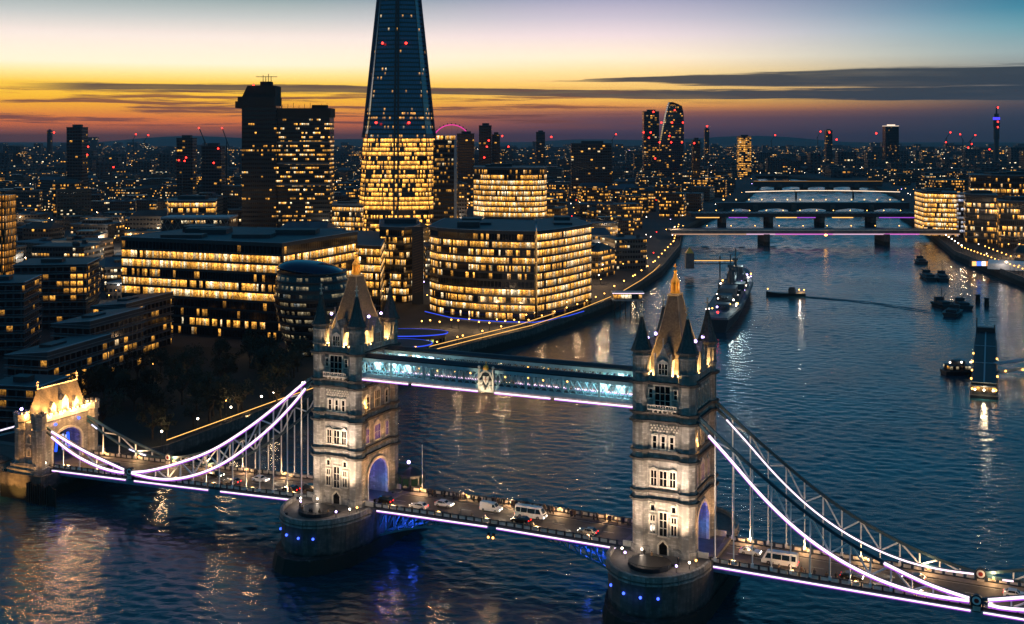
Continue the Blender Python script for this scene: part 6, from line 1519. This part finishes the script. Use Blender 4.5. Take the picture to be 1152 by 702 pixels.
# everything beyond, too many to tell apart
mb = MB(); y = max(d, 900.)
FM = [CW[0], winmat('far_windows_a', 6, 5, -.05, 1.5, clump=.75, coolp=.7, lo=.25, hi=.8, mx=.2), winmat('far_windows_b', 9, 7, -.04, 1.8, clump=.6, coolp=.8, lo=.25, hi=.8, mx=.22), winmat('far_windows_c', 10, 8, .04, 1.5, clump=.8, coolp=.2, lo=.3, hi=.75, mx=.2), M['ground']]
while y < 8600:
    x = -y*.5
    while x < y*.5:
        w_ = rc.uniform(18,52)*(1+y/9000); h = rc.uniform(8,20)+(rc.random() < .10)*rc.uniform(8,30)+(rc.random() < .012)*40
        xx = x+w_/2; x += w_+rc.uniform(6,40)+y*.006
        if in_river(xx, y, w_*.7+10): continue
        q = rc.choices((1,2,3,0), (4,3,1.6,1.2))[0]
        if y < 2400: q = rc.choices((0,1),(1,1))[0]
        yy = y+rc.uniform(-.03,.03)*y; mb.box(xx-w_/2,xx+w_/2,yy-14,yy+14,6,6+h,q,4,rc.randrange(3000)*7.)
    y *= 1.03
tag(mb.build('far_city', FM), 'mass of small far city buildings with scattered lit windows reaching to the horizon', 'far city', kind='stuff')
# street lamps and tail lights deep among the blocks
mb = MB()
for k in range(1000):
    y = 560*math.exp(rc.random()*2.6); x = rc.uniform(-.46,.46)*y
    if in_river(x, y, 4) or (y < 620 and -140 < x < 45): continue
    r = .26+y*.00016; z = rc.uniform(10,17)
    c = [(x+r,y,z),(x,y+r,z),(x-r,y,z),(x,y-r,z)]
    mm = rc.choices((0,1,2,3),(6,3,1,.7))[0]
    for i in range(4): mb.face([c[i], c[(i+1)%4], (x,y,z+r)], mm); mb.face([c[(i+1)%4], c[i], (x,y,z-r)], mm)
for k in range(46):
    y0 = 620*math.exp(rc.random()*2.0); x0 = rc.uniform(-.44,.44)*y0; an = rc.gauss(0,.9)+(0 if rc.random() < .6 else 1.57); Ls = rc.uniform(150,700)
    for j in range(int(Ls/(18+y0*.006))):
        q = j*(18+y0*.006); x, y = x0+math.sin(an)*q*.4+math.cos(an)*q, y0+math.sin(an)*q; r = .24+y*.00013
        if y < 620 or in_river(x, y, 4): continue
        for i in range(4):
            c = [(x+r,y,12),(x,y+r,12),(x-r,y,12),(x,y-r,12)]; mm = k % 2
            mb.face([c[i], c[(i+1)%4], (x,y,12+r)], mm); mb.face([c[(i+1)%4], c[i], (x,y,12-r)], mm)
tag(mb.build('street_lights', [M['lampo'], M['lampw'], M['lampv'], M['lampr']]), 'countless small street lamps glinting between the far buildings', 'street lamps', kind='stuff')

# ------------------------------------------------------------------ evening air
mb = MB(); mb.box(-16500,16500,-3500,16000,-4,420)
hm_ = bpy.data.materials.new('evening_haze'); hm_.use_nodes = True; nt = hm_.node_tree; nt.nodes.clear()
o_ = nt.nodes.new('ShaderNodeOutputMaterial'); v_ = nt.nodes.new('ShaderNodeVolumePrincipled'); v_.inputs['Density'].default_value = 3.2e-5; v_.inputs['Color'].default_value = (.8,.82,.9,1)
nt.links.new(v_.outputs[0], o_.inputs['Volume'])
tag(mb.build('haze', hm_), 'thin dusk haze over the far city', 'haze', kind='stuff')
